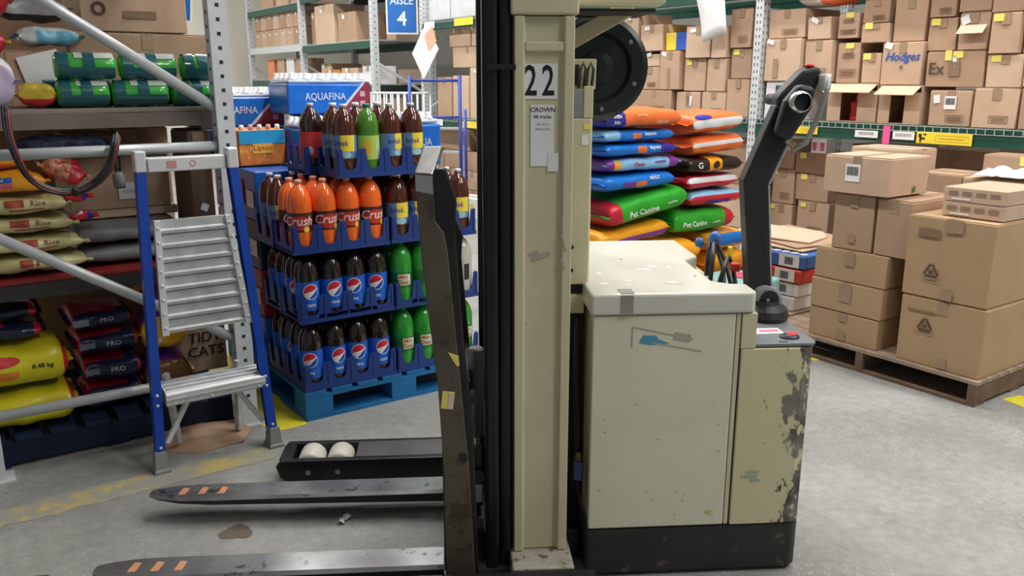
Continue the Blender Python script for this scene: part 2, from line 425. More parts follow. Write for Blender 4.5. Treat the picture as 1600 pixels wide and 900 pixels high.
scrap('tiny torn white scrap on the floor beside the roller leg', 1.14, 2.79, .010, 6)
# flattened cardboard under the ladder
mb = MB(); pts = [(-.20, -.06), (-.02, -.16), (.17, -.10), (.21, .02), (.13, .13), (-.10, .16), (-.2, .09)]
mb.prism(pts, 'z', 0, .006)
o = mb.build('cardboard_sheet', CB[2]); o.location = G(.80, 3.50, .002); o.rotation_euler = (R(2), R(-1), R(20)); tag(o, 'loose brown cardboard sheet on the floor under the blue ladder', 'cardboard')

# ============================================================ CEILING LIGHTS
TUBEM = mat('fluorescent_tube', (1, 1, 1), .5, emit=(1, .98, .93), es=6)
HOUS = mat('white_fixture', (.8, .8, .8), .4)
for i, (a, b) in enumerate(LIGHT_SPOTS):
    t = thing('ceiling_light', 'two tube fluorescent strip light hanging above the warehouse aisles', 'ceiling light', G(a, b, CEIL), TH, 'fluorescent strip lights')
    MB().prism([(-.12, 0), (.12, 0), (.06, .07), (-.06, .07)], 'y', -1.2, 1.2).build('housing', HOUS, t)
    for s in (-1, 1): MB().lathe([(.013, -1.17), (.013, 1.17)], 10, Matrix.Translation((s*.05, 0, -.018)) @ Matrix.Rotation(R(90), 4, 'X')).build('tube', TUBEM, t, smooth=True)
    for y in (-.9, .9): MB().box(-.004, .004, y - .004, y + .004, .07, 5.2 - CEIL).build('hanger', GALV, t)
    ld = bpy.data.lights.new('strip_light', 'AREA'); ld.shape = 'RECTANGLE'; ld.size = .22; ld.size_y = 2.3; ld.energy = LIGHT_POWER; ld.color = (1, .975, .93)
    lo = bpy.data.objects.new('strip_lamp', ld); link(lo, t); lo.location = (0, 0, -.05)

# ============================================================ RACKS
def holes(mb, x, y, z0, z1, step, face, w=.008, h=.014):
    z = z0
    while z < z1:
        if face == '-y': mb.box(x - w/2, x + w/2, y - .0012, y + .004, z, z + h)
        else: mb.box(x - .0012, x + .004, y - w/2, y + w/2, z, z + h)
        z += step
def post(parent, x, y, z1, m=GALVL, w=.075, d=.07, rows=1, hstep=.05, hw=.012, hh=.016, face='-y', lab=None):
    """C-section upright, open at the back"""
    q = .004
    o = MB().prism([(x - w/2, y), (x + w/2, y), (x + w/2, y + d), (x + w/2 - .018, y + d), (x + w/2 - .018, y + d - q), (x + w/2 - q, y + d - q), (x + w/2 - q, y + q), (x - w/2 + q, y + q), (x - w/2 + q, y + d - q), (x - w/2 + .018, y + d - q), (x - w/2 + .018, y + d), (x - w/2, y + d)], 'z', 0, z1).build('upright_post', m, parent)
    hb = MB()
    for r in range(rows):
        xx = x + (0 if rows == 1 else (r - .5)*w*.5)
        holes(hb, xx, y, .08, z1 - .05, hstep, '-y', hw, hh)
    for r in range(rows):
        yy = y + d*(.5 if rows == 1 else (.3 + .4*r)); holes(hb, x - w/2, yy, .08 + hstep/2, z1 - .05, hstep, '-x', hw, hh)
    hb.build('punched_hole_row', HOLE, o)['kind'] = 'stuff'
    MB().box(x - w/2 - .03, x + w/2 + .03, y - .02, y + d + .02, 0, .006).build('foot_plate', m, parent)
    return o
# --- main rack on the right (front face a = 5.13)
RB = thing('pallet_rack', 'long storage rack with dark green beams and pale slotted uprights along the right', 'storage rack', G(5.13, 4.21), TH)
# local x = a - 5.13, y = b - 4.21
def lb(b): return b - 4.21
for b in (1.66, 4.21, 6.77, 9.31):
    for a in (0., 1.02):
        post(RB, a + .035, lb(b) - .035, 4.0, rows=2, hstep=.05, hw=.007, hh=.02, w=.075, d=.07)
    for k in range(4):
        z = .3 + k*.85; MB().bar((.07, lb(b), z), (1.0, lb(b), z + (.55 if k % 2 else 0)), .03, .03).build('brace', GALVL, RB)
def bay(b0, b1, z, deck=True, m=GREENBEAM, hang=.03):
    y0, y1 = lb(b0) + .04, lb(b1) - .04
    for x in (-.012, 1.06):
        MB().prism([(x, z - .105), (x + .05, z - .105), (x + .05, z - .002), (x + .022, z - .002), (x + .022, z - .03), (x, z - .03)], 'y', y0, y1).build('beam', m, RB)
    if not deck: return
    mb = MB(); n = int((y1 - y0)/.052)
    for i in range(n + 1):
        y = y0 + (y1 - y0)*i/n
        mb.box(-.018, 1.05, y - .002, y + .002, z + .001, z + .005); mb.box(-.019, -.015, y - .002, y + .002, z - hang, z + .004)
    for k in range(9): x = -.017 + k*.13; mb.box(x - .002, x + .002, y0, y1, z - .002 if k else z + .001, z + .001 if k else z + .005)
    mb.box(-.021, -.017, y0, y1, z - hang - .002, z - hang + .002)
    mb.build('wire_deck', WIRE, RB)['kind'] = 'stuff'
bay(4.21, 6.77, 2.19); bay(1.66, 4.21, 2.19); bay(6.77, 9.31, 2.19)
bay(4.21, 6.77, 1.22); bay(1.66, 4.21, 1.22); bay(6.77, 9.31, 1.065)
for b0, b1 in ((1.66, 4.21), (4.21, 6.77), (6.77, 9.31)): bay(b0, b1, 3.3)
def blabel(b0, b1, z0, z1, m, lab, name='shelf_label', marks=None):
    q = quad(RB, name, abs(b1 - b0), z1 - z0, (-.0215, lb((b0 + b1)/2), (z0 + z1)/2), '-x', m, lab)
    return q
q = blabel(3.83, 3.62, 1.135, 1.185, YELB, 'yellow shelf label'); text(q, 'Z', .04, (-.085, 0, .0015), '+z'); frame_print(q, .12, .03, (.03, 0, .0015), '+z', mat('ochre_ink', (.55, .4, .02), .6), .002, 1)
q = blabel(3.33, 3.165, 1.135, 1.18, WHITE, 'white shelf label'); bars_print(q, .11, .02, (0, .004, .0015), '+z', mat('grey_ink', (.35, .36, .38), .6), seed=4, n=20)
q = blabel(3.13, 3.08, 1.10, 1.215, PINK, 'bright pink tag hanging on the beam', 'price_tag')
q = blabel(3.06, 2.915, 1.135, 1.185, WHITE, 'white shelf label'); bars_print(q, .11, .02, (0, .004, .0015), '+z', MATS['grey_ink'], seed=5, n=20)
q = blabel(2.90, 2.555, 1.12, 1.19, YELB, 'wide yellow shelf label with a black printed figure'); frame_print(q, .2, .035, (.05, 0, .0015), '+z', MATS['ochre_ink'], .002, 1)
mb = MB()
for dx, dy, ww, hh in ((-.15, .012, .02, .02), (-.135, -.005, .035, .012), (-.145, -.02, .012, .016), (-.12, .02, .02, .008)): mb.box(dx - ww/2, dx + ww/2, dy - hh/2, dy + hh/2, 0, .0012)
mb.build('printed_figure', BLK, q, loc=(0, 0, .0013))
blabel(5.37, 5.33, 2.10, 2.22, PINK, 'pink tag', 'price_tag')
for b0, b1, m_, n_ in ((9.2, 8.95, WHITE, 'white shelf label'), (8.5, 8.1, YELB, 'yellow shelf label'), (8.03, 7.75, WHITE, 'white shelf label')):
    blabel(b0, b1, 2.1, 2.18, m_, n_); blabel(b0 - .15, b1 - .15, .975, 1.05, m_, n_)
blabel(7.75, 7.68, .9, 1.12, PINK, 'pink tag', 'price_tag'); blabel(7.85, 7.78, 2.0, 2.2, PINK, 'pink tag', 'price_tag')

# wooden pallets
_pc = {}
def bd(parent, name, x0, x1, y0, y1, z0, z1, m, j=0):
    k = (round(x1 - x0, 4), round(y1 - y0, 4), round(z1 - z0, 4), m.name)
    if k not in _pc: _pc[k] = MB().box(-(x1 - x0)/2, (x1 - x0)/2, -(y1 - y0)/2, (y1 - y0)/2, -(z1 - z0)/2, (z1 - z0)/2).mesh(name, m)
    return inst(name, _pc[k], parent, ((x0 + x1)/2, (y0 + y1)/2, (z0 + z1)/2), (0, 0, j))
def pallet(label, a, b, la, lbb, m=WOOD, md=WOODD, name='wooden_pallet'):
    t = thing(name, label, 'pallet', G(a, b), TH)
    for y in (.0, lbb/2 - .02, lbb - .04): bd(t, 'stringer', 0, la, y, y + .04, .016, .107, md)
    n = 8; wdt = .095
    for i in range(n):
        x = i*(la - wdt)/(n - 1); bd(t, 'deck_board', x, x + wdt, -.003, lbb + .003, .108, .124, m)
    for x in (0, la/2 - .05, la - .1): bd(t, 'bottom_board', x, x + .1, 0, lbb, 0, .015, md)
    return t
pallet('worn wooden pallet carrying the big plain boxes at right', 3.89, 1.775, .80, 1.22)
pallet('wooden pallet under the box stacks below the green beam', 5.21, 3.37, .68, .77)
pallet('wooden pallet under the boxes of the farther rack bay', 5.21, 8.06, .68, 1.1)
pallet('wooden pallet under the piled pet food bags', 3.0, 3.34, 1.1, 1.15)
pallet('low wooden pallet under the shrink wrapped cases', 4.14, 3.02, .56, .60)

# ============================================================ BOXES ON THE RIGHT RACK
BAY1 =[
 (3.806,4.144,1.226,1.495,'picture'), (3.238,3.617,1.226,1.483,'open_red'), (2.926,3.220,1.226,1.472,'open_green'), (2.615,2.884,1.226,1.446,'label'), (2.348,2.602,1.226,1.460,'print'), (2.171,2.340,1.226,1.465,'plain'),
 (3.844,4.160,1.496,1.795,'strip'), (3.605,3.834,1.496,1.776,'print'), (3.412,3.593,1.484,1.751,'print2'), (3.432,3.600,1.777,1.941,'print2'), (3.239,3.383,1.484,1.679,'stk'), (2.955,3.229,1.473,1.740,'script'),
 (2.577,2.934,1.461,1.676,'seal'), (2.356,2.567,1.461,1.650,'stk'), (2.186,2.346,1.466,1.652,'plain'), (3.842,4.160,1.796,1.996,'print'), (3.634,3.825,1.777,1.928,'stw'), (3.199,3.406,1.741,1.864,'stk'),
 (2.975,3.194,1.741,2.010,'plain'), (2.770,2.955,1.677,1.874,'stk'), (2.581,2.763,1.677,1.896,'flap'), (2.396,2.567,1.651,1.881,'stk'), (2.229,2.387,1.653,1.877,'stw'), (3.216,3.408,1.865,2.014,'print'),
 (2.792,2.955,1.875,2.049,'print'), (2.589,2.785,1.897,2.025,'stk'), (2.40,2.577,1.882,2.008,'plain')]
D1 = ['white box printed with a colourful photo, on the wire deck behind the tiller handle', 'open cardboard box showing a red bottle, on the wire deck of the right rack', 'open cardboard box showing a green item, right of the one with the red bottle', 'cardboard box with a pale printed label, on the wire deck right of the open boxes', 'cardboard box with a printed panel, on the deck above the wide yellow label', 'plain cardboard box at the right edge, standing on the wire deck',
 'tall cardboard box with a dark right side, above the box with the colourful photo', 'cardboard box with faint print, directly above the tiller handle tip', 'cardboard box with two printed panels, above the open box with the red bottle', 'cardboard box with two printed panels, topmost of its narrow column', 'small cardboard box with yellow sticker, left of the box with blue script', 'cardboard box with blue handwritten word, above the open box with the green item',
 'wide cardboard box with dark seal print and yellow stickers, mid right rack', 'cardboard box with yellow sticker, right of the wide one with the dark seal', 'plain cardboard box at the right edge, second from the wire deck', 'low cardboard box with cut hand hole, near the top beside the white upright', 'small cardboard box with white sticker, above the box over the tiller handle', 'small cardboard box with yellow sticker, left of the tall plain box near the top',
 'tall plain cardboard box above the one with the blue handwritten word', 'cardboard box with yellow sticker above the left half of the dark seal box', 'cardboard box with a lifted front flap above the dark seal box', 'cardboard box with yellow sticker just right of the lifted-flap box', 'cardboard box with white sticker at the right edge, third row up', 'small printed cardboard box in the top row left of the tall plain box',
 'printed cardboard box in the top row above the left part of the seal column', 'cardboard box with yellow sticker in the top row above the lifted-flap box', 'plain cardboard box at the top right corner of the stack']
def face_feats(kind, w_, h):
    f = []
    if kind == 'print': f = [('print', '-x', w_*.1, -h*.28, w_*.42, h*.17)]
    if kind == 'print2': f = [('print', '-x', 0, h*.18, w_*.5, h*.12), ('print', '-x', 0, -h*.25, w_*.7, h*.17), ('stk', '-x', w_*.05, h*.42, .06, .035)]
    if kind == 'stk': f = [('stk', '-x', -w_*.25, h*.38, .055, .04)]
    if kind == 'stw': f = [('stw', '-x', -w_*.2, h*.36, .06, .03)]
    if kind == 'strip': f = [('tape', '-x', -w_*.18, -h*.2, .04, h*.45), ('stw', '-x', -w_*.35, h*.43, .06, .03)]
    if kind == 'script': f = [('script', '-x', .0, h*.15, .075, 0), ('stw', '-x', -w_*.35, h*.42, .05, .04), ('mark', '-x', 0, -h*.08, .02, .02)]
    if kind == 'label': f = [('label', '-x', 0, h*.15, w_*.28, h*.36), ('stw', '-x', -w_*.33, h*.25, .04, .05), ('print', '-x', w_*.12, -h*.28, w_*.4, h*.17)]
    if kind == 'seal': f = [('mark', '-x', 0, h*.0, w_*.2, h*.4), ('stk', '-x', -w_*.12, h*.38, .04, .06), ('stk', '-x', w_*.05, h*.40, .06, .04), ('stw', '-x', 0, h*.2, .02, .07), ('"Ex', '-x', -w_*.32, 0, 1, .1)]
    if kind == 'mark': f = [('mark', '-x', 0, h*.1, w_*.15, h*.4), ('stw', '-x', w_*.1, h*.1, .03, .08)]
    if kind == 'tape': f = [('tape', '-x', -w_*.05, -h*.2, .03, h*.5), ('stw', '-x', -w_*.3, h*.42, .05, .03)]
    if kind == 'wh': f = [('stw', '-x', -w_*.1, h*.42, .08, .03)]
    return f
def open_box(label, group, loc, lx, ly, h, m, rz=0, flapw=.10, item=None):
    """carton lying open towards the aisle, with a hanging flap and something inside"""
    t = thing('open_cardboard_box', label, 'box', loc, TH + rz, group); q = .005
    mb = MB(); x0, x1, y0, y1 = -lx/2, lx/2, -ly/2, ly/2
    mb.box(x0, x1, y0, y1, 0, q); mb.box(x0, x1, y0, y1, h - q, h); mb.box(x0, x1, y0, y0 + q, q, h - q); mb.box(x0, x1, y1 - q, y1, q, h - q); mb.box(x1 - q, x1, y0 + q, y1 - q, q, h - q)
    mb.build('body', m, t)
    MB().box(x0, x0 + q, y0 + q, y0 + ly*.38, q, h*.82).build('side_flap', m, t)
    MB().box(x0, x0 + q, y1 - ly*.28, y1 - q, q, h*.82).build('side_flap', m, t)
    mb = MB(); mb.prism([(x0, h - q), (x0 - flapw*.85, h - flapw*.55), (x0 - flapw*.85, h - flapw*.55 - q), (x0, h - 2*q)], 'y', y0 + .01, y1 - .01); mb.build('top_flap', CB[3], t)
    return t
NAMED = []
for i, (b0, b1, z0, z1, kind) in enumerate(BAY1 + []):
    lx = .40; ly = b1 - b0 - .008; h = z1 - z0 - .003
    fa = 5.175 + rnd.uniform(-.012, .02) + (.0 if z0 < 1.3 else rnd.uniform(-.01, .03))
    loc = G(fa + lx/2, (b0 + b1)/2, z0 + .001)
    g = 'cardboard boxes on the right rack'
    if kind == 'picture':
        t = carton(D1[i], g, loc, lx, ly, h, mat('white_box_card', (.78, .8, .83), .5), name='printed_box')
        q = quad(t, 'printed_photo', ly*.4, h*.7, (-lx/2 - .005, ly*.02, h*.55), '-x', mat('photo_print', (.02, .10, .28), .4, var=.6, scale=18, c2=(.10, .35, .05), thr=.55))
        MB().lathe([(.001, 0), (.035, .0012)], 12, caps=False).build('printed_fruit', RED, q, loc=(.0, -h*.15, .0015))
    elif kind.startswith('open'):
        t = open_box(D1[i], g, loc, lx, ly, h, CB[1])
        if kind == 'open_red':
            r_ = thing('red_bottle', 'red plastic bottle inside the left open box on the rack', 'bottle', G(5.27, 3.43, z0 + .008), TH)
            MB().box(-.03, .03, -.045, .045, 0, .13).build('body', mat('red_plastic', (.6, .02, .03), .3), r_, bevel=.012)
            MB().lathe([(.022, .13), (.022, .16), (.018, .175)], 12).build('cap', RED, r_)
        else:
            r_ = thing('green_jar', 'green and white jar inside the right open box on the rack', 'jar', G(5.26, 3.045, z0 + .008), TH)
            MB().lathe([(.038, 0), (.04, .01), (.04, .10), (.03, .12)], 16).build('body', mat('green_plastic', (.05, .4, .08), .3), r_, smooth=True)
            MB().lathe([(.031, .12), (.031, .15)], 16).build('lid', WHITE, r_)
    else:
        t = carton(D1[i], g, loc, lx, ly, h, feats=face_feats(kind, ly, h), seed=i + 11, rz=rnd.uniform(-.015, .015), tape='x')
        if kind == 'flap':
            MB().prism([(-lx/2 - .006, h*.62), (-lx/2 - .05, h*.42), (-lx/2 - .054, h*.43), (-lx/2 - .006, h*.66)], 'y', -ly*.45, ly*.45).build('lifted_flap', CB[3], t)
            quad(t, 'sticker', .05, .05, (-lx/2 - .006, ly*.3, h*.8), '-x', WHITE, 'white sticker', roll=.4)
BAY2 =[
 (5.536,5.695,1.226,1.406,'plain','narrow plain box on the deck'), (5.107,5.520,1.226,1.425,'print','wide printed box on the deck'), (4.791,5.069,1.226,1.413,'mark','box with a black barcode mark on the deck'), (4.523,4.777,1.226,1.416,'print','small printed box on the deck, second left of the white upright'),
 (4.285,4.509,1.226,1.514,'plain','tall plain box on the deck directly left of the white upright'), (5.272,5.517,1.426,1.617,'print','printed box, second row, below a flat one'), (5.026,5.257,1.426,1.742,'tape','tall box with a tape strip below the yellow and blue box'), (4.758,5.004,1.417,1.675,'stk','box with a yellow sticker above the barcode mark box'),
 (4.539,4.745,1.417,1.670,'plain','plain box, second row, second left of the white upright'), (4.315,4.515,1.515,1.741,'stk','box with a yellow sticker beside the white upright, middle row'), (5.284,5.527,1.618,1.722,'wh','flat box, third row, near the cable reel'), (5.237,5.517,1.743,1.962,'stw','box with a white sticker near the top, left of the yellow and blue one'),
 (4.975,5.231,1.743,1.888,'yb','yellow and blue printed box'), (4.703,4.971,1.676,1.925,'stw','large box left of the hanging white paper'), (4.540,4.697,1.671,1.914,'plain','box behind the hanging white paper'), (4.315,4.527,1.742,2.033,'print','tall box near the top directly left of the white upright'),
 (5.785,6.010,1.813,2.060,'wh','upper box with white tape just behind the cable reel'), (5.535,5.764,1.730,2.060,'wh','tall upper box with white tape right of the cable reel'), (5.774,6.000,1.579,1.812,'plain','box mostly hidden behind the reel, third row'), (5.763,5.991,1.353,1.578,'plain','box hidden behind the reel, second row'),
 (5.720,5.983,1.226,1.352,'plain','low box behind the reel, on the deck'), (5.532,5.70,1.407,1.729,'plain','tall narrow box peeking out right of the reel')]
for i, (b0, b1, z0, z1, kind, d) in enumerate(BAY2):
    lx = .40; ly = b1 - b0 - .008; h = z1 - z0 - .003
    loc = G(5.18 + rnd.uniform(-.015, .03) + lx/2, (b0 + b1)/2, z0 + .001)
    if kind == 'yb':
        t = carton('yellow and blue printed box in the rack left of the white upright', None, loc, lx, ly, h, YELB, name='printed_box')
        quad(t, 'blue_panel', ly*.5, h*.98, (-lx/2 - .005, -ly*.245, h*.5), '-x', BLUEP, 'blue half of the front')
    else: carton('cardboard ' + d, 'cardboard boxes behind the cable reel', loc, lx, ly, h, feats=face_feats(kind, ly, h), seed=i + 51, rz=rnd.uniform(-.02, .02), tape='x')
# white paper hanging from the upper beam
t = thing('hanging_paper', 'white paper sheet hanging askew in front of the boxes beside the upright', 'paper', G(5.08, 4.58, 1.82), TH)
mb = MB(); vs = []
for j in range(6):
    for i in range(5): vs.append((.012*math.sin(i*1.2 + j*.8), -(i/4 - .5)*.26 + .0, (j/5)*.40))
mb.add(vs, [(j*5 + i, j*5 + i + 1, (j + 1)*5 + i + 1, (j + 1)*5 + i) for j in range(5) for i in range(4)])
pp = mb.build('sheet', WHITE, t, smooth=True); pp.rotation_euler = (R(-14), 0, 0); pp.modifiers.new('s', 'SOLIDIFY').thickness = .001
# stock standing on top level (only bottoms show)
t = bag('white and orange plastic bag lying on top of the boxes right of the white upright', None, 'bag', G(5.30, 3.74, 2.0), 1.4, .34, .26, .09, [mat('white_film', (.75, .75, .77), .35), mat('orange_film', (.85, .20, .07), .35)], lambda t, c, s: 1 if t < -.2 else 0, 91, name='plastic_bag')
# boxes below the green beam
UND1 =[(3.961,4.165,0.583,0.848,'print','printed box, third up in the left column'), (3.961,4.165,0.325,0.582,'print','printed box, second up in the left column'), (3.662,3.949,0.629,0.827,'stk','stickered box, third up in the right column'), (3.645,3.921,0.353,0.628,'print','printed box, second up in the right column'),
 (3.975,4.165,0.849,1.061,'plain','crumpled box, topmost of the left column'), (3.672,3.968,0.828,0.977,'stk','low stickered box, topmost of the right column'), (3.95,4.165,0.151,0.324,'plain','lowest box of the left column'), (3.63,3.92,0.151,0.352,'plain','lowest box of the right column')]
for i, (b0, b1, z0, z1, kind, d) in enumerate(UND1):
    z0 = max(z0, .126) if z0 > .16 else .126
    carton('cardboard ' + d + ' under the green beam', 'cardboard boxes under the green beam', G(5.36 + .2, (b0 + b1)/2, z0), .4, b1 - b0 - .006, z1 - z0 - .002, m=CB[i % 3], feats=face_feats(kind, b1 - b0, z1 - z0) + ([('stk', '-x', -.08, (z1 - z0)*.38, .05, .035)] if kind == 'print' else []), seed=i + 201, rz=rnd.uniform(-.02, .02), tape='x')
t = thing('pink_pack', 'small white and pink twin pack on top of the boxes under the beam', 'pack', G(5.45, 3.80, .978), TH)
for s in (-1, 1):
    MB().box(-.06, .06, s*.033 - .031, s*.033 + .031, 0, .105).build('carton', WHITE, t, bevel=.004); quad(t, 'pink_print', .035, .06, (-.0615, s*.033, .05), '-x', mat('magenta_print', (.6, .12, .3), .5))
for i, (b, w_, h, z) in enumerate(((1.98, .5, .55, 0), (2.52, .5, .5, 0), (3.06, .5, .52, 0), (3.62, .5, .5, 0), (1.98, .5, .52, .556), (2.52, .5, .56, .506), (3.06, .5, .5, .526), (3.62, .5, .52, .506))):
    carton('large brown box in the rear row under the green beam, %s from right, %s tier' % (ordn(i % 4), ['lower', 'upper'][i // 4]), 'rear boxes under the green beam', G(6.10, b, z), .36, w_, h, m=CB[2], seed=i + 720, tape='x')
for i, (b, w_, h, z) in enumerate(((4.53, .44, .36, .0), (5.02, .5, .36, .0), (4.53, .44, .34, .362), (5.02, .5, .34, .362), (4.53, .44, .33, .704), (5.02, .5, .33, .704), (5.56, .5, .5, .0), (5.56, .5, .5, .502), (6.12, .5, .5, .0), (6.12, .5, .5, .502))):
    carton('brown box behind the bag pile under the beam, %s of its group' % ordn(i), 'boxes behind the bag pile', G(5.42, b, z), .4, w_, h, seed=i + 740, tape='x')
for i, (b, w_) in enumerate(((7.13, .52), (7.7, .5), (8.3, .55), (8.9, .5))):
    for j in range(2): carton('rear box of the far bay, %s from right, %s level' % (ordn(i), ['floor', 'deck'][j]), 'rear boxes of the far bay', G(6.09, b, 1.072 if j else 0), .34, w_, .62 if j else .85, m=CB[2], seed=i + 760 + j, tape='x')
BAY3 =[(8.351,8.711,1.071,1.557,'stk','tall box, second right of the far upright'), (8.011,8.323,1.071,1.646,'wh','tall box with white tape right of its tall neighbour'), (8.741,9.078,1.071,1.544,'plain','plain tall box nearest the far upright'), (8.05,8.693,1.647,1.879,'plain','wide box resting on the tall boxes'), (8.306,8.773,1.880,2.083,'stk','box on top left'), (8.013,8.279,1.880,2.060,'wh','box on top right'), (7.482,7.959,1.071,1.607,'plain','lower box just left of the black mast'), (7.482,7.952,1.608,1.938,'plain','upper box just left of the black mast')]
for i, (b0, b1, z0, z1, kind, d) in enumerate(BAY3):
    carton('cardboard ' + d + ', far bay', 'cardboard boxes in the far bay', G(5.4, (b0 + b1)/2, z0 + (.0 if z0 > 1.08 else .002)), .4, b1 - b0 - .006, z1 - z0 - .003, feats=face_feats(kind, b1 - b0, z1 - z0), seed=i + 301, tape='x')
UND3 =[(8.5,9.23,.684,.938,'flat low box at the very top'), (8.111,9.099,.454,.683,'long brown box second from the top'), (9.11,9.235,.126,.632,'box at the left end'), (8.117,8.771,.231,.453,'pale long box in the middle'), (8.80,9.10,.126,.452,'box on the pallet, middle'), (8.117,8.77,.126,.230,'lowest flat box'), (7.60,8.049,.126,.989,'tall box just left of the black mast')]
for i, (b0, b1, z0, z1, d) in enumerate(UND3):
    if i == 0: z0 = .684
    carton('cardboard ' + d + ' of the far lower bay', 'cardboard boxes in the far lower bay', G(5.5, (b0 + b1)/2, z0), .42, b1 - b0 - .006, z1 - z0 - .003, seed=i + 351, tape='x')
carton('small white and yellow box on the low step of the far lower bay', None, G(5.02, 7.95, .0), .22, .5, .22, m=WHITE, feats=[('stk', '-x', .05, 0, .2, .1)], name='printed_box')
t = thing('hanging_paper', 'tilted white and orange paper hanging at the far rack upright', 'paper', G(5.05, 9.05, 1.62), TH)
quad(t, 'sheet', .5, .42, (-.01, .02, .22), '-x', WHITE, roll=.75, t=.002); quad(t, 'orange_patch', .22, .2, (-.014, -.12, .36), '-x', mat('peach_print', (.85, .45, .3), .5), roll=.5)
# goods above the upper beam of the far bay
for i, (b, w_) in enumerate(((9.0, .5), (8.45, .55), (7.85, .5))):
    carton('pale wrapped pack on the upper deck of the far bay, %s from left' % ordn(i), 'packs above the far upper beam', G(5.45, b, 2.197), .5, w_, .35, m=mat('pale_wrap', (.62, .64, .68), .4), seed=i, name='wrapped_pack')
for i, (b, w_, h) in enumerate(((6.3, .5, .3), (5.7, .5, .35), (5.0, .55, .3), (4.5, .4, .3), (3.8, .5, .34), (3.2, .5, .3), (2.5, .6, .36))):
    carton('cardboard box on the top deck of the right rack, %s from left' % ordn(i), 'boxes on the top deck', G(5.45, b, 2.197), .5, w_, h, seed=i + 400, tape='x')

# ============================================================ FAR RACK (beyond the cross aisle)
RC = thing('pallet_rack', 'far storage rack beyond the cross aisle with a bright end frame', 'storage rack', G(5.04, 10.5), TH)
def post2(x, y, z1=4.): return post(RC, x, y, z1, w=.09, d=.08, hstep=.08, hw=.012, hh=.02)
for y in (0, 2.55, 5.1):
    for x in (0.05, .92): post2(x, y)
    MB().bar((.1, y + .04, 1.72), (.88, y + .04, 1.28), .035, .035).build('brace', GALVL, RC)
    MB().bar((.1, y + .04, .35), (.88, y + .04, .9), .035, .035).build('brace', GALVL, RC)
def cbeam(y0, y1, z, m=GREENBEAM):
    for x in (0., .9): MB().box(x, x + .05, y0, y1, z - .1, z).build('beam', m, RC)
    MB().box(.02, .94, y0, y1, z, z + .015).build('shelf_panel', GALV, RC)
cbeam(.08, 2.5, 2.02); cbeam(.08, 2.5, 1.44); cbeam(2.63, 5.05, 2.05, GALVL); cbeam(2.63, 5.05, 2.68); cbeam(2.63, 5.05, 1.5); cbeam(.08, 2.5, 2.75); cbeam(.08, 2.5, .8); cbeam(2.63, 5.05, .8)
blist = [(5.36, 12.25, .5, .7, .55, 2.035, 'big cardboard box on the green beam of the far rack'), (5.36, 11.45, .5, .6, .4, 2.035, 'medium cardboard box behind the bright far upright'), (5.42, 12.85, .4, .35, .5, 2.035, 'narrow cardboard box left of the big one on the far rack'), (5.7, 10.85, .4, .3, .45, 2.035, 'tall pale box behind the blue aisle sign'),
         (5.3, 12.0, .4, .5, .2, 1.455, 'orange-brown box low on the far rack'), (5.3, 11.4, .4, .55, .22, 1.455, 'low cardboard box right of the orange-brown one'), (5.3, 10.85, .35, .35, .24, 1.455, 'white box at the foot of the far shelf'), (5.7, 10.85, .38, .35, .2, 1.455, 'brown box beside the white one on the far shelf'), (5.5, 12.6, .5, .4, .3, 1.455, 'dark far box at the bay end')]
for i, (a, b, lx, ly, h, z, d) in enumerate(blist):
    m_ = {4: mat('orange_card', (.55, .25, .08), .7), 6: WHITE, 3: CB[3]}.get(i)
    carton(d, None, G(a, b, z + .001), lx, ly, h, m=m_, seed=i + 500, tape='x', feats=[('stw', '-x', -.1, h*.35, .08, .05)])
k = 0
for r_ in range(2):
    for c_ in range(7):
        carton('small cardboard case on the farthest shelf, %s from right, %s row' % (ordn(c_), ['lower', 'upper'][r_]), 'cases on the farthest shelf', G(5.3, 13.35 + c_*.315, 2.066 + r_*.275), .4, .30, .27, seed=600 + k, tape='x', feats=[('stw', '-x', 0, .06, .05, .04)]); k += 1
for i, (b, m_, d) in enumerate(((14.9, mat('orange_card2', (.8, .3, .14), .6), 'orange pack'), (14.4, CB[1], 'brown box'), (13.95, WHITE, 'white pack'), (13.5, CB[0], 'dark brown box'))):
    carton(d + ' on the second farthest shelf below the small cases', None, G(5.35, b, 1.516), .35, .34, .34, m=m_, seed=640 + i)
for i, (b, z) in enumerate(((13.4, 2.696), (14.1, 2.696), (14.8, 2.696), (11.0, 2.766), (11.8, 2.766))):
    carton('cardboard box on the highest far shelf, %s along' % ordn(i), 'boxes on the highest far shelf', G(5.4, b, z), .5, .55, .35, seed=660 + i)
for i, (b, z) in enumerate(((11.0, .816), (11.8, .816), (12.5, .816), (10.95, .006), (11.8, .006))):
    carton('cardboard box low on the far rack, %s along' % ordn(i), 'boxes low on the far rack', G(5.4, b, z), .5, .55, .45, seed=680 + i)
SIGNB = mat('sign_blue', (.02, .16, .55), .4, var=.03)
def sign(label, a, b, z, wd, ht, lines, roll=0.):
    t = thing('aisle_sign', label, 'sign', G(a, b, z), 0); t.rotation_euler = (0, roll, .12)
    MB().box(-wd/2, wd/2, 0, .006, 0, ht).build('sign_board', WHITE, t)
    quad(t, 'blue_panel', wd*.9, ht*.93, (0, -.0002, ht*.5), '-y', SIGNB)
    for s, sz, zz in lines: text(t, s, sz, (0, -.002, zz), '-y', WHITE)
    for s in (-1, 1): MB().tube([(s*wd*.4, .003, ht - .01), (s*wd*.4, .003, 5.2 - z)], .002, 5).build('hanging_wire', GALV, t)
sign('blue hanging sign reading AISLE 4 at the end of the far rack', 5.42, 10.36, 2.10, .42, .60, [('AISLE', .13, .42), ('4', .26, .19)])
sign('blue hanging sign reading AISLE partly hidden behind the near left upright', 1.52, 6.25, 1.90, .22, .36, [('AISLE', .07, .26)], R(6))

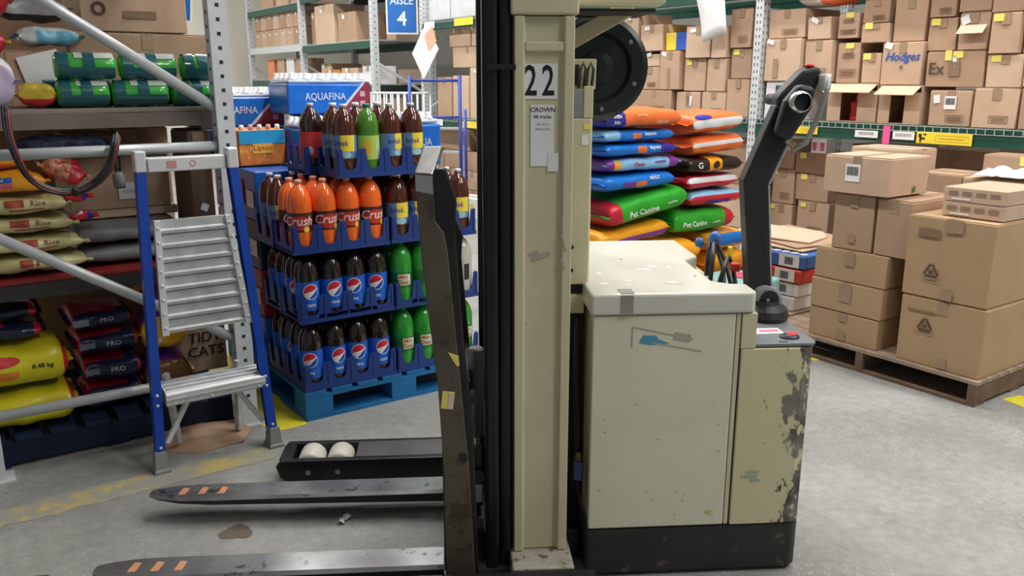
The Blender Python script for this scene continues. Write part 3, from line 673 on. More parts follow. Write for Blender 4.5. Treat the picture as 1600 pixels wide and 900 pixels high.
# rolling ladder with blue rails, white cart
BLUEL = mat('blue_ladder_paint', (.02, .05, .35), .4, var=.1)
t = thing('rolling_ladder', 'distant rolling ladder with thin blue rails in the aisle right of the soda stack', 'ladder', G(4.05, 7.62), R(-3))
for x in (0, .5):
    MB().tube([(x + .02*(1 if x else -1), -.1, .06), (x, 0, 1.55)], .018, 8).build('rail', BLUEL, t, smooth=True)
    MB().tube([(x, .55, .06), (x, .5, 1.2)], .016, 8).build('rear_leg', BLUEL, t, smooth=True)
    MB().lathe([(.045, -.015), (.045, .015)], 12, Matrix.Translation((x, .55, .045)) @ Matrix.Rotation(R(90), 4, 'Y')).build('caster', HOLE, t)
    MB().lathe([(.045, -.015), (.045, .015)], 12, Matrix.Translation((x + .02*(1 if x else -1), -.1, .045)) @ Matrix.Rotation(R(90), 4, 'Y')).build('caster', HOLE, t)
MB().tube([(0, 0, 1.5), (.5, 0, 1.5)], .014, 8).build('crossbar', BLUEL, t, smooth=True)
MB().tube([(0, 0, 1.14), (.5, 0, 1.14)], .012, 8).build('crossbar', BLUEL, t, smooth=True)
for k in range(4): MB().box(.01, .49, .03 + .1*k, .14 + .1*k, .28 + .24*k, .30 + .24*k).build('step', GALV, t)
t = thing('wire_cart', 'pale wire cart standing behind the bottle packs at the aisle end', 'cart', G(4.15, 8.9), R(-3))
for y in (0, .5):
    for k in range(10): MB().tube([(k*.075, y, .25), (k*.075, y, 1.36)], .009, 6).build('wire_bar', GALVL, t, smooth=True)
    for z in (.25, .8, 1.36): MB().tube([(0, y, z), (.675, y, z)], .011, 6).build('rim_bar', GALVL, t, smooth=True)
for x in (0, .675):
    MB().tube([(x, 0, 1.36), (x, .5, 1.36)], .011, 6).build('rim_bar', GALVL, t, smooth=True)
    for y in (0, .5):
        MB().tube([(x, y, .08), (x, y, .25)], .012, 6).build('leg', GALVL, t); MB().lathe([(.045, -.012), (.045, .012)], 12, Matrix.Translation((x, y, .045)) @ Matrix.Rotation(R(90), 4, 'Y')).build('caster', HOLE, t)
MB().box(0, .675, 0, .5, .25, .262).build('base_panel', GALVL, t)
# ============================================================ WOODEN PALLET LOAD AT RIGHT
def tri_mark(parent, p, s=.05):
    """triangular recycling mark with a letter inside"""
    mb = MB(); v = [Vector((s*math.cos(t), s*math.sin(t), 0)) for t in (R(90), R(210), R(330))]
    for i in range(3):
        a, b = v[i], v[(i + 1) % 3]; d = (b - a); a2 = a + d*.12; b2 = b - d*.12; nrm = Vector((d.y, -d.x, 0)).normalized()*s*.12
        mb.add([a2 - nrm, b2 - nrm, b2 + nrm, a2 + nrm, *( [q + Vector((0, 0, .0006)) for q in (a2 - nrm, b2 - nrm, b2 + nrm, a2 + nrm)])], [(0, 1, 2, 3), (4, 5, 6, 7), (0, 1, 5, 4), (2, 3, 7, 6)])
    o = mb.build('recycling_triangle', INK, parent, loc=p, rot=FR['-x']); text(o, 'M', s*.6, (0, -s*.05, .0004), '+z', INK)
    mb2 = MB(); mb2.box(-s*1.1, -s*.2, -s*.85, -s*.78, 0, .0006); mb2.box(s*.1, s*1.2, -s*.85, -s*.78, 0, .0006); mb2.build('printed_line', INKF, o)
PZ = .125
def big(label, a0, a1, b0, b1, z0, z1, m=CBP, tri=None, **k):
    lx, ly, h = a1 - a0, b1 - b0, z1 - z0 - .002
    t = carton(label, None, G((a0 + a1)/2, (b0 + b1)/2, z0), lx, ly, h, m, **k)
    if tri: tri_mark(t, (-lx/2 - .0055, -(tri[0]), tri[1]), .045)
    return t
big('large plain box with triangle mark, bottom right of the wooden pallet', 3.925, 4.47, 1.79, 2.205, PZ, .468, tri=(-.075, .20), tape='x', seed=1, feats=[('mark', '-x', -.1, .10, .14, .008), ('tape', '-x', .03, -.14, .04, .05)])
big('large plain box with triangle mark, stacked on the one at bottom right', 3.92, 4.47, 1.795, 2.21, .469, .868, tri=(-.07, .13), tape='x', seed=2, feats=[('mark', '-x', -.1, .12, .11, .035), ('tape', '-x', .03, .165, .06, .06), ('tape', '-x', .02, -.17, .05, .05)])
big('low plain box at the bottom of the left stack on the wooden pallet', 3.93, 4.4, 2.32, 2.735, PZ, .288, tape='x', seed=3, feats=[('tape', '-x', 0, -.05, .05, .05), ('stw', '+z', -.21, .0, .03, .05)])
big('low plain box second from the bottom of the left stack on the wooden pallet', 3.93, 4.4, 2.315, 2.735, .289, .455, tape='x', seed=4, feats=[('tape', '-x', .0, .02, .07, .09)])
big('low plain box third from the bottom of the left stack, top flaps taped', 3.935, 4.4, 2.31, 2.73, .456, .625, tape='x', seed=5, feats=[('tape', '-x', 0, .03, .055, .05)])
big('square cardboard box under the left half of the labelled top box', 3.96, 4.35, 2.425, 2.655, .626, .925, m=CB[2], tape='x', seed=6, feats=[('tape', '-x', .0, -.09, .04, .04)])
big('square cardboard box under the right half of the labelled top box', 3.96, 4.43, 2.222, 2.412, .626, .92, m=CB[2], tape='x', seed=7)
t = big('cardboard box with a white barcode label on top of the left stack', 3.93, 4.28, 2.34, 2.72, .927, 1.125, m=CB[1], tape='x', seed=8, feats=[('label', '-x', -.02, .01, .085, .09)])
quad(t, 'green_mark', .02, .03, (.04, -.1965, .03), '-y', mat('green_print', (.05, .2, .04), .6))
film = mat('shrink_film', (.80, .80, .80), .15, var=.05, spec=.6)
film.node_tree.nodes['Principled BSDF'].inputs['Alpha'].default_value = .07
for k in range(2):
    t = thing('shrink_wrapped_tray', 'clear wrapped printed tray on the tall boxes at right, %s of two' % ['lower', 'upper'][k], 'tray', G(4.20, 1.955, .869 + k*.071), TH)
    jbox(.40, .29, .068, .002, random.Random(k)).build('tray', CB[1], t, bevel=.003)
    for j in range(4): quad(t, 'printed_mark', .045, .02, (-.2015, .10 - .065*j, .040), '-x', INKF)
    quad(t, 'white_strip', .09, .008, (-.202, .06, .014), '-x', WHITE)
    MB().box(-.206, .206, -.151, .151, .001, .0695).build('film', film, t, bevel=.006)
# boxes under the beam behind the pallet
big('brown box behind the top box on the left stack, under the beam', 4.78, 5.05, 2.75, 3.13, .0, .30, m=CB[2], seed=20)
big('brown box second from the floor under the beam, behind the left stack', 4.78, 5.05, 2.74, 3.12, .301, .62, m=CB[1], seed=21)
big('brown box third from the floor under the beam, behind the left stack', 4.78, 5.05, 2.75, 3.13, .621, .90, m=CB[2], seed=22)
big('open topped pale box peeking over the labelled box under the beam', 4.78, 5.05, 2.73, 3.13, .901, 1.105, m=CB[3], seed=23, feats=[('stw', '-x', -.12, .03, .09, .07)])
big('lowest brown box deep under the beam at right', 4.74, 5.07, 1.95, 2.66, .0, .42, m=CB[2], seed=24)
big('middle brown box deep under the beam at right', 4.74, 5.07, 1.95, 2.66, .421, .80, m=CB[1], seed=25)
big('brown box with yellow stickers under the beam above the wrapped trays', 4.74, 5.07, 2.40, 2.69, .801, .985, m=CB[2], seed=26, feats=[('stk', '-x', -.12, .05, .04, .045), ('stk', '-x', -.12, -.02, .04, .045)])
big('wide brown box under white film behind the wrapped trays', 4.74, 5.10, 1.80, 2.395, .801, .98, m=CB[1], seed=27)
big('brown box at the right edge directly under the beam', 4.92, 5.11, 2.06, 2.38, .982, 1.10, m=CB[2], seed=28, feats=[('stk', '-x', .05, .03, .03, .05)])
# loose white film
mb = MB(); vs = []; n1, n2 = 22, 10
for j in range(n2 + 1):
    for i in range(n1 + 1):
        x, y = -.10 + .20*j/n2, -.26 + .52*i/n1; e = min(1, 5*min(i/n1, 1 - i/n1)*2)*min(1, 4*min(j/n2, 1 - j/n2) + .2)
        vs.append((x, y, .006 + .055*e*(.7 + .5*noise.noise(Vector((x*14, y*14, 3)))) + .012*noise.noise(Vector((x*40, y*30, 1)))))
mb.add(vs, [(j*(n1 + 1) + i, j*(n1 + 1) + i + 1, (j + 1)*(n1 + 1) + i + 1, (j + 1)*(n1 + 1) + i) for j in range(n2) for i in range(n1)])
o = mb.build('plastic_film', mat('white_plastic_film', (.78, .78, .79), .25, var=.08), smooth=True); o.location = G(4.80, 2.08, .985); o.rotation_euler = (0, 0, TH); o.modifiers.new('s', 'SOLIDIFY').thickness = .002
tag(o, 'crumpled white plastic film on the boxes under the beam at right', 'plastic film')

# shrink wrapped cases and flattened cardboard behind the tiller
cdefs = [('white and navy wrapped case at the bottom beside the left box stack', WHITE, mat('navy_print', (.02, .05, .22), .5)), ('white wrapped case with red print, third from the top behind the tiller', WHITE, RED), ('red and white wrapped case with barcode behind the tiller base', mat('red_case', (.62, .07, .05), .45), WHITE), ('blue and white wrapped case on top of the stack behind the tiller', mat('blue_case', (.06, .15, .45), .45), WHITE)]
for k, (lab, m1, m2) in enumerate(cdefs):
    t = thing('wrapped_case', lab, 'case', G(4.42 + .012*(k % 2), 3.28 - .01*k, .125 + k*.088), TH + .02*k)
    jbox(.42, .46, .084, .003, random.Random(k + 5)).build('case_body', m1, t, bevel=.008, seg=2)
    quad(t, 'side_band', .14, .075, (-.2125, -.12, .043), '-x', WHITE); bars_print(t, .06, .045, (-.2145, -.12, .043), '-x', seed=k)
    quad(t, 'printed_panel', .10, .05, (-.2125, .09, .043), '-x', m2 if m2 != m1 else WHITE)
    for j in range(7):
        MB().lathe([(.026, .083), (.028, .088), (.010, .0885)], 10, Matrix.Translation((-.17 + .0*j, -.19 + j*.063, 0))).build('can_top', mat('wrap_top', (.65, .72, .80), .2), t) if k == 3 else None
for k, (a, b, z, rz, sx, sy) in enumerate(((4.55, 3.42, .492, .1, .55, .62), (4.60, 3.38, .5015, -.12, .5, .55), (4.58, 3.45, .511, .3, .42, .5))):
    o = MB().prism([(-sx/2, -sy/2), (sx*.1, -sy/2 - .03), (sx/2, -sy/2 + .05), (sx/2, sy/2), (-sx*.2, sy/2 + .02), (-sx/2, sy/2 - .04)], 'z', 0, .007).build('flattened_box', CB[(k + 1) % 4]); o.location = G(a, b, z + .003*k); o.rotation_euler = (R(1.5), R(-1), TH + rz)
    tag(o, 'flattened cardboard on the wrapped cases behind the tiller, %s of the pile' % ['bottom', 'middle', 'top'][k], 'cardboard', 'flattened cardboard behind the tiller')
big('low brown carton on its side between the bag pile and the wrapped cases', 4.18, 4.44, 3.72, 4.22, .0, .40, m=CB[2], seed=30)
big('torn cardboard tray on the low brown carton behind the hood', 4.18, 4.42, 3.72, 4.18, .401, .47, m=CB[1], seed=31)
# teal / pink packs behind the hood
for k, (a, b, z, m_, m2, lab) in enumerate(((3.62, 3.05, .0, mat('teal_wrap', (.32, .58, .58), .3), WHITE, 'pale teal wrapped pack at the bottom behind the hood corner'), (3.64, 3.05, .141, mat('white_wrap', (.72, .78, .8), .25), BLUEP, 'white wrapped pack in the middle behind the hood corner'), (3.62, 3.05, .282, MATS['teal_wrap'], mat('pinkred', (.75, .10, .18), .4), 'teal wrapped pack with pink print behind the hood corner'))):
    t = thing('wrapped_pack', lab, 'pack', G(a, b, z), TH + .05*k); jbox(.5, .34, .138, .006, random.Random(k)).build('pack_body', m_, t, bevel=.02, seg=3)
    quad(t, 'printed_panel', .2, .06, (.05, -.176, .08), '-y', m2); quad(t, 'printed_panel', .12, .1, (.1, 0, .1385), '+z', m2)

# ============================================================ PET FOOD BAG PILE
F = lambda n, c, r=.28: mat('film_' + n, c, r, var=.06, bump=.15, bscale=25)
FO, FN, FB, FP, FG, FY, FR_, FK, FW, FBD = F('orange', (.78, .17, .04)), F('navy', (.03, .03, .30)), F('blue', (.01, .17, .62)), F('purple', (.20, .04, .30)), F('green', (.03, .36, .03)), F('amber', (.85, .36, .02)), F('red', (.55, .02, .04)), F('black', (.025, .018, .015)), F('white', (.70, .72, .75)), F('pale_blue', (.25, .50, .75))
TW = mat('white_ink', (.85, .85, .85), .5)
BASE = [FO, FN, FB, FP, FG, FY, FR_, FK, FW, FBD]
def zones(main, *rules):
    """rules: (t0, t1, material) along the length; stripe rules: ('s', lo, hi, material) by height"""
    def f(t, c, s):
        for r in rules:
            if r[0] == 's':
                if r[1] <= s <= r[2]: return r[3]
            elif r[0] <= t <= r[1]: return r[2]
        return main
    return f
def pbag(lab, a, b, z, L, W, H, main, rules, prints, seed, rz=0, rx=0, ry=0, full=16):
    order = [main] + [i for i in range(10) if i != main]
    ms = [BASE[i] for i in order]; ix = {v: k for k, v in enumerate(order)}
    zf = zones(main, *rules)
    return bag(lab, None, 'bag', G(a, b, z), rz, L, W, H, ms, lambda t, c, s: ix[zf(t, c, s)], seed, prints, full=full, rx=rx, ry=ry, n=3.6, crimp=.965, wr=.007)
T_ = 'text'
# left column, x along the rack depth, sides facing the aisle
PB = 3.37; Wd = .46
pbag('amber bag with blue oval prints at the bottom of the bag pile', 3.42, PB + Wd/2 - .04, .126, .60, Wd, .17, 5, [], [('oval', .09, .06, -.10, .035, FN), ('oval', .10, .06, -.02, .04, FN), ('flat', .07, .05, -.19, .01, FR_)], 1, rz=-.03)
pbag('amber bag second from the bottom of the pile, behind the hood', 3.30, PB + Wd/2, .292, .56, Wd, .16, 5, [], [('flat', .2, .02, 0, .0, FN)], 2)
pbag('amber bag with a blue stripe, third from the bottom of the pile', 3.38, PB + Wd/2 - .04, .448, .60, Wd, .15, 5, [], [('oval', .09, .06, -.08, .02, FN), ('oval', .10, .06, .02, .025, FN), ('flat', .07, .05, -.19, .0, FR_)], 21)
pbag('amber bag with blue edge stripe directly under the sloping green bag', 3.20, PB + Wd/2, .60, .52, Wd, .115, 5, [('s', -.35, .05, 3)], [], 3, ry=R(-5))
pbag('green bag with red end band sloping up to the right, in the left column', 3.29, PB + Wd/2 - .02, .742, .60, Wd, .15, 4, [(-1, -.74, 6)], [(T_, 'Pet Canine', .050, -.05, -.02, TW), (T_, 'small bite', .02, .17, -.01, TW)], 4, ry=R(-8))
pbag('blue bag sagging over the green one, fifth from the top', 3.22, PB + Wd/2, .905, .52, Wd, .102, 2, [], [(T_, 'adult', .035, .10, .02, TW), ('flat', .08, .03, 0, -.01, FO), ('flat', .08, .03, -.09, -.01, FP)], 5, ry=R(-1))
pbag('purple and white bag fourth from the top of the left column', 3.25, PB + Wd/2 + .01, 1.005, .55, Wd, .092, 9, [(-1, -.75, 3), (.72, 1, 3)], [(T_, 'Chow', .032, -.04, .0, RED), ('flat', .05, .06, -.2, .0, FY), (T_, 'complete', .025, .12, .01, mat('purple_ink', (.2, .02, .3), .5))], 6)
pbag('blue bag third from the top of the left column', 3.22, PB + Wd/2, 1.093, .52, Wd, .078, 2, [(.55, 1, 1)], [(T_, 'beyond', .03, .1, .01, TW), ('flat', .06, .04, .0, .0, FO)], 7)
pbag('blue bag second from the top of the left column', 3.21, PB + Wd/2 + .01, 1.168, .52, Wd, .078, 2, [(-.55, .3, 2), (-1, -.55, 9)], [(T_, 'beyond', .03, .08, .01, TW), ('flat', .06, .03, -.02, .0, FO)], 8)
pbag('orange bag with navy end panel on top of the left column', 3.23, PB + Wd/2, 1.243, .56, Wd, .115, 0, [(-1, -.48, 1)], [(T_, 'little', .032, -.20, .015, TW), (T_, 'bits', .030, -.20, -.018, TW), (T_, 'vitamins', .028, .13, -.02, mat('cream_ink', (.8, .6, .4), .5)), (T_, 'small dog', .018, -.02, .02, MATS['cream_ink'])], 9)
# bags behind / left of the column
# orange loose bag at the back top
pbag('orange and green bag lying at the back on top of the pile', 3.45, 4.13, 1.15, .55, .42, .18, 0, [('s', .1, .7, 4)], [('flat', .2, .08, 0, .04, FW)], 11, rz=.1)
for k in range(5): pbag('%s bag at the back of the pile, %s from the pallet' % (['amber', 'green', 'orange', 'blue', 'amber'][k], ordn(k)), 3.45, 4.13, .126 + k*.203, .55, .42, .2, [5, 4, 0, 2, 5][k], [], [], 50 + k, rz=.05*k)
# right column
RX = 3.83
rc = [('dark blue and orange bag at the bottom of the right column', .128, .17, 5, [('s', -.3, .4, 2)], []), ('amber bag second from the bottom of the right column', .315, .17, 5, [], []), ('amber and blue bag just under the right green bag', .48, .13, 5, [('s', -.2, .5, 2)], []),
      ('green bag with red end band in the right column', .61, .155, 4, [(.74, 1, 6)], [(T_, 'Pet Canine', .045, -.08, -.015, TW), (T_, 'small bite', .018, .10, -.015, TW)]),
      ('pale blue topped bag with pink print, fifth from the top of the right column', .765, .105, 6, [('s', .15, 1, 9)], [('flat', .2, .02, 0, -.02, FN)]), ('red bag with a white stripe in the right column', .868, .095, 6, [('s', .05, .6, 8)], []),
      ('black and amber bag third from the top of the right column', .962, .108, 7, [(-.25, .25, 5)], [(T_, 'G', .05, -.13, .0, TW), ('oval', .06, .05, 0, .0, FK)]), ('orange bag with white edge stripe, second from the top at right', 1.070, .125, 0, [('s', .0, .22, 8)], []),
      ('orange bag with white edge stripe and blue print on top at right', 1.20, .125, 0, [('s', -.1, .12, 8)], [('oval', .14, .03, -.12, .04, FN)])]
for k, (d, z, H, m_, r_, pr) in enumerate(rc):
    pbag(d, RX + (.0, .02, -.01)[k % 3] + (-.06 if k == 3 else 0) + (.14 if k < 3 else 0), PB + Wd/2 + .01*(k % 2), z, .50 if k == 3 else (.34 if k < 3 else .44), Wd, H, m_, r_, pr, 70 + k, rz=.03*((k % 3) - 1), ry=R(-3 if k > 6 else 0))

# ============================================================ SODA STACK
t = thing('blue_pallet', 'bright blue wooden block pallet under the soda crates', 'pallet', G(1.24, 3.41), TH)
for y in (0, .52, 1.04):
    for x in (0, .43, .86): bd(t, 'block', x, x + .13, y, y + .14, .018, .10, BPAL)
for x in (0, .43, .86): bd(t, 'bottom_board', x, x + .13, 0, 1.18, 0, .017, BPAL)
for y in (0, 1.04): bd(t, 'bottom_board', .131, .429, y, y + .13, 0, .016, BPAL); bd(t, 'bottom_board', .561, .859, y, y + .13, 0, .016, BPAL)
for y in (0, .52, 1.04): bd(t, 'stringer_board', 0, .99, y, y + .14, .101, .116, BPAL)
for i in range(8): bd(t, 'deck_board', i*.128, i*.128 + .1, 0, 1.18, .117, .134, BPAL)

def crate_mesh(nx, ny, arch=False):
    P_ = .1125; W_, D_ = nx*P_ + .006, ny*P_ + .006; H_ = .125; th = .006
    mb = MB()
    mb.box(-W_/2, W_/2, -D_/2, D_/2, .006, .014)
    def wall(n, lo, face):
        pts = [(-lo/2, 0)]
        pts.append((-lo/2, H_))
        for i in range(n):
            c = -lo/2 + .003 + P_*(i + .5)
            for a in range(7):
                ang = math.pi - math.pi*a/6
                pts.append((c + .030*math.cos(ang)*(1 if a not in (0, 6) else 1.25), (.060 - .026*math.sin(ang)) if a not in (0, 6) else H_))
        pts += [(lo/2, H_), (lo/2, 0)]
        if arch:
            m_ = 18; w2 = lo*.30
            pts += [(w2 + .02, 0), (w2, .035), (-w2, .035), (-w2 - .02, 0)]
        return pts
    for s in (-1, 1):
        y = s*D_/2; mb.prism(wall(nx, W_, 0), 'y', y - (th if s > 0 else 0), y + (th if s < 0 else 0))
        x = s*W_/2; mb.prism(wall(ny, D_ - .002, 0), 'x', x - (th if s > 0 else 0), x + (th if s < 0 else 0))
    # vertical finger ribs, proud of the wall
    for s in (-1, 1):
        for i in range(nx + 1):
            x = -W_/2 + .003 + P_*i; x = max(-W_/2 + .008, min(W_/2 - .008, x)); y = s*(D_/2)
            mb.box(x - .004, x + .004, min(y, y + s*.003), max(y, y + s*.003), .02, H_ - .01)
    mb.box(-W_/2 - .003, W_/2 + .003, -D_/2 - .003, -D_/2, 0, .018)
    return mb.mesh('shell', CRATE)
CM = {False: crate_mesh(4, 2), True: crate_mesh(4, 2, True)}

def bottle_set(name, liquid, capm, labm, band, logo=None, texts=()):
    prof = [(.0, .0), (.038, .0), (.050, .006), (.0538, .018), (.0538, .075), (.0525, .085), (.0538, .10), (.0538, .185), (.0532, .205), (.050, .225), (.043, .247), (.031, .266), (.018, .279), (.0135, .285), (.0135, .290)]
    body = MB().lathe(prof[1:], 22).mesh('body', liquid, True)
    neck = MB().lathe([(.0158, .288), (.0162, .299), (.0150, .302)], 14).mesh('cap', capm, True)
    z0, z1 = band
    lab = MB().lathe([(.0541, z0), (.0541, (z0 + z1)/2), (.0541, z1)], 28, caps=False).mesh('label', labm, True)
    dec = []
    r = .0543
    def wrapm(me, s0, z, off=.0003):
        me = me.copy()
        for v in me.vertices:
            a = (s0 + v.co.x)/r; rr = r + off + max(0, v.co.z)
            v.co = Vector((rr*math.sin(a), -rr*math.cos(a), z + v.co.y))
        return me
    if logo == 'globe':
        for rot in (0., .17):
            R_ = .035; N_ = 26; mb = MB(); c = {}
            def vid(i, j):
                if (i, j) not in c: c[(i, j)] = len(mb.v); mb.v.append(((-1 + 2*i/N_)*R_, (-1 + 2*j/N_)*R_, 0))
                return c[(i, j)]
            for j in range(N_):
                for i in range(N_):
                    x, y = -1 + 2*(i + .5)/N_, -1 + 2*(j + .5)/N_; d = math.hypot(x, y)
                    if d > 1: continue
                    xr, yr = x*math.cos(.45) + y*math.sin(.45), -x*math.sin(.45) + y*math.cos(.45)
                    if d > .92: mi = 0
                    elif yr > .10 - .12*math.sin(xr*2.2 + .3) - (.02 if xr < 0 else -.0) : mi = 1
                    elif yr < -.42 + .35*xr + .0: mi = 2
                    else: mi = 0
                    mb.f.append([vid(i, j), vid(i + 1, j), vid(i + 1, j + 1), vid(i, j + 1)]); mb.m.append(mi)
            me = mb.mesh('logo_disc', [TW, mat('logo_red', (.68, .02, .05), .4), mat('logo_blue', (.01, .08, .5), .4)])
            dec.append(('globe_logo', wrapm(me, rot, z0 + (z1 - z0)*.66)))
            break
    for s, sz, s0, z, m_, sh in texts: dec.append(('lettering', wrapm(text_mesh(s, sz, m_, 1., sh), s0, z)))
    if logo and logo != 'globe':
        for wd, ht, s0, z, m_, rd in logo: dec.append(('label_patch', wrapm(patch(wd, ht, m_, 8, 6, rd), s0, z, .00015)))
    return dict(body=body, cap=neck, label=lab, dec=dec, name=name)
def liq(n, c, r=.08): return mat('liquid_' + n, c, r, var=.03, coat=.6, spec=.6)
PEP = mat('label_blue', (.012, .13, .62), .3, var=.04)
BS = {
 'cola': bottle_set('cola', liq('cola', (.012, .007, .006)), mat('cap_black', (.02, .02, .03), .4), PEP, (.042, .172), 'globe', [('PEPSI', .017, 0, .065, TW, 0)]),
 'orange': bottle_set('orange', liq('orange', (.90, .14, .015)), mat('cap_pale', (.75, .40, .32), .4), mat('label_dark', (.07, .02, .02), .4), (.082, .165), [(.12, .062, 0, .120, mat('splash_red', (.62, .04, .02), .4), True), (.026, .026, .035, .093, YELB, True)], [('Crush', .056, -.004, .128, mat('pale_pink_ink', (.9, .72, .72), .5), .25)]),
 'citrus': bottle_set('citrus', liq('green', (.02, .30, .03)), mat('cap_green', (.02, .35, .12), .4), mat('label_green', (.02, .16, .04), .35), (.085, .155), [(.05, .055, .0, .12, mat('pale_green', (.5, .7, .45), .4), False), (.012, .05, .032, .12, WHITE, False)], [('Mtn', .026, 0, .133, RED, .2), ('Dew', .030, 0, .107, RED, .2)]),
 'tea': bottle_set('tea', liq('tea', (.07, .014, .006)), mat('cap_white', (.75, .75, .78), .4), mat('label_sky', (.12, .25, .50), .35), (.07, .17), [(.066, .07, .022, .135, YELB, False), (.05, .03, .01, .085, mat('aqua_patch', (.35, .60, .65), .4), True)], [('brisk', .034, -.012, .135, mat('blue_ink', (.04, .04, .3), .5), .2)]),
 'lime': bottle_set('lime', liq('lime', (.06, .20, .015)), mat('cap_emerald', (.0, .28, .12), .4), mat('label_lime', (.42, .62, .12), .35), (.06, .165), [(.035, .07, -.03, .11, mat('amber_patch', (.80, .45, .03), .4), True), (.03, .08, .03, .10, MATS['pale_green'], False)], []),
 'red': bottle_set('red', liq('darkred', (.03, .01, .01)), MATS['cap_white'], mat('label_red', (.62, .05, .04), .35), (.06, .175), [(.03, .04, 0, .09, WHITE, True)], []),
 'clear': bottle_set('clear', liq('clear', (.50, .50, .44)), mat('cap_black2', (.03, .03, .03), .4), mat('label_silver', (.55, .56, .55), .35), (.07, .16), [(.03, .08, 0, .115, mat('label_black', (.03, .03, .03), .4), False)], []),
}
def bottle(kind, label, group, loc, ang):
    B = BS[kind]; t = thing('soda_bottle', label, 'bottle', loc, ang, group)
    inst('body', B['body'], t); inst('cap', B['cap'], t); inst('label', B['label'], t)
    for n_, me in B['dec']: inst(n_, me, t)
    return t
desc = {'cola': 'dark cola bottle', 'orange': 'orange soda bottle', 'citrus': 'green soda bottle', 'tea': 'brown tea bottle', 'lime': 'lime green bottle', 'red': 'dark bottle with red label', 'clear': 'clear bottle with silver label'}
LZ = [.136, .452, .768, 1.084]
def crate(lab, where, a, b, z, kinds, arch=False, rz=0.):
    """a, b = near left corner; kinds = 8 kinds, front row first"""
    W_, D_ = 4*.1125 + .006, 2*.1125 + .006
    t = thing('soda_crate', lab, 'crate', G(a + W_/2, b + D_/2, z), TH + rz); inst('shell', CM[arch], t)
    M = Matrix.Rotation(rz, 3, 'Z')
    rr = random.Random(int(a*100 + b*1000 + z*10))
    for r_ in range(2):
        for c_ in range(4):
            k = kinds[r_*4 + c_]
            if not k: continue
            p = M @ Vector(((c_ - 1.5)*.1115, (r_ - .5)*.1092, 0))
            q = G(a + W_/2 + p.x, b + D_/2 + p.y, z + .0145)
            bottle(k, '%s, %s from left, %s row, %s' % (desc[k], ordn(c_), ['front', 'back'][r_], where), 'soda bottles in the blue crates', q, TH + rr.uniform(-.55, .25))
A0, A1 = 1.245, 1.712
c8 = ['cola']*8; o8 = ['orange']*8; g8 = ['citrus']*8; t8 = ['tea']*8
crate('blue plastic crate of cola at the bottom left front of the stack', 'bottom left front crate', A0, 3.42, LZ[0], c8)
crate('blue plastic crate of green soda at the bottom right front of the stack', 'bottom right front crate', A1, 3.42, LZ[0], g8)
crate('blue plastic crate with open handles, cola, second layer left front', 'second layer left front crate', A0, 3.42, LZ[1], c8, True)
crate('blue plastic crate with open handles, green soda, second layer right front', 'second layer right front crate', A1, 3.42, LZ[1], ['citrus', 'citrus', 'citrus', 'clear']*2, True)
crate('blue plastic crate of orange soda, third layer left front', 'third layer left front crate', A0 - .015, 3.415, LZ[2], o8)
crate('blue plastic crate of tea bottles, third layer right front', 'third layer right front crate', A1 - .01, 3.42, LZ[2], t8)
crate('blue plastic crate of cola, bottom layer, behind the left front crate', 'bottom left rear crate', A0, 3.658, LZ[0], ['cola', 'cola', None, None]*2)
crate('blue plastic crate of cola, second layer, behind the left front crate', 'second layer left rear crate', A0, 3.658, LZ[1], ['cola', 'cola', None, None]*2, True)
crate('blue plastic crate of mixed bottles, third layer, behind the orange soda', 'third layer left rear crate', A0 - .02, 3.655, LZ[2], ['tea', 'orange', 'orange', 'orange', 'tea', 'tea', 'orange', 'orange'])
for k in range(3): crate('blue plastic crate behind the right front crate, %s layer' % ['bottom', 'second', 'third'][k], 'right rear crate of the %s layer' % ['bottom', 'second', 'third'][k], A1, 3.658, LZ[k], ['citrus' if k < 2 else 'tea']*4 + [None]*4, k == 1)
crate('topmost blue crate holding tea bottles and one green bottle', 'topmost front crate', 1.455, 3.42, LZ[3], ['tea', 'lime', 'tea', 'tea', 'tea', 'tea', 'tea', None])
crate('topmost blue crate at the back holding a red labelled bottle', 'topmost rear crate', 1.40, 3.66, LZ[3], ['red', 'tea', 'tea', 'tea'] + [None]*4)
# cases of cans and water behind
def case(label, a, b, z, la, lbb, h, m, prints=(), name='drink_case', film_=None):
    t = thing(name, label, 'case', G(a + la/2, b + lbb/2, z), TH)
    jbox(la, lbb, h, .003, random.Random(int(a*90 + b*10))).build('carton', m, t, bevel=.008)
    for p in prints:
        if p[0] == 'q': quad(t, 'printed_panel', p[1], p[2], (p[3], -lbb/2 - .003, p[4]) if p[5] == '-y' else (-la/2 - .003, p[3], p[4]), p[5], p[6])
        else: text(t, p[1], p[2], (p[3], -lbb/2 - .0045, p[4]) if p[5] == '-y' else (-la/2 - .0045, p[3], p[4]), p[5], p[6])
    return t
CAN = mat('can_case_blue', (.01, .12, .50), .35, var=.25, scale=9); CAND = mat('can_case_dark', (.012, .02, .06), .4, var=.3); CANR = mat('can_case_red', (.35, .03, .04), .4, var=.2)
for k in range(4):
    case('%s can case, left side of the soda stack, %s from the pallet' % (['blue', 'dark red', 'dark navy', 'blue'][k], ordn(k)), 1.24, 3.90, .135 + k*.238, .46, .36, .236, [CAN, CANR, CAND, CAN][k], [('q', .1, .12, .05, .12, '-x', RED if k != 1 else BLUEP), ('q', .1, .08, -.1, .1, '-x', TW)])
    case('%s can case, rear left of the soda stack, %s from the pallet' % (['navy', 'blue', 'dark red', 'navy'][k], ordn(k)), 1.24, 4.27, .135 + k*.238, .46, .30, .236, [CAND, CAN, CANR, CAN][k], [('q', .1, .12, .05, .12, '-x', RED)])
    case('%s can case, rear right of the soda stack, %s from the pallet' % (['blue', 'dark red', 'dark navy', 'blue'][k], ordn(k)), 1.72, 3.90, .135 + k*.238, .46, .36, .236, [CAN, CANR, CAND, CAN][k])
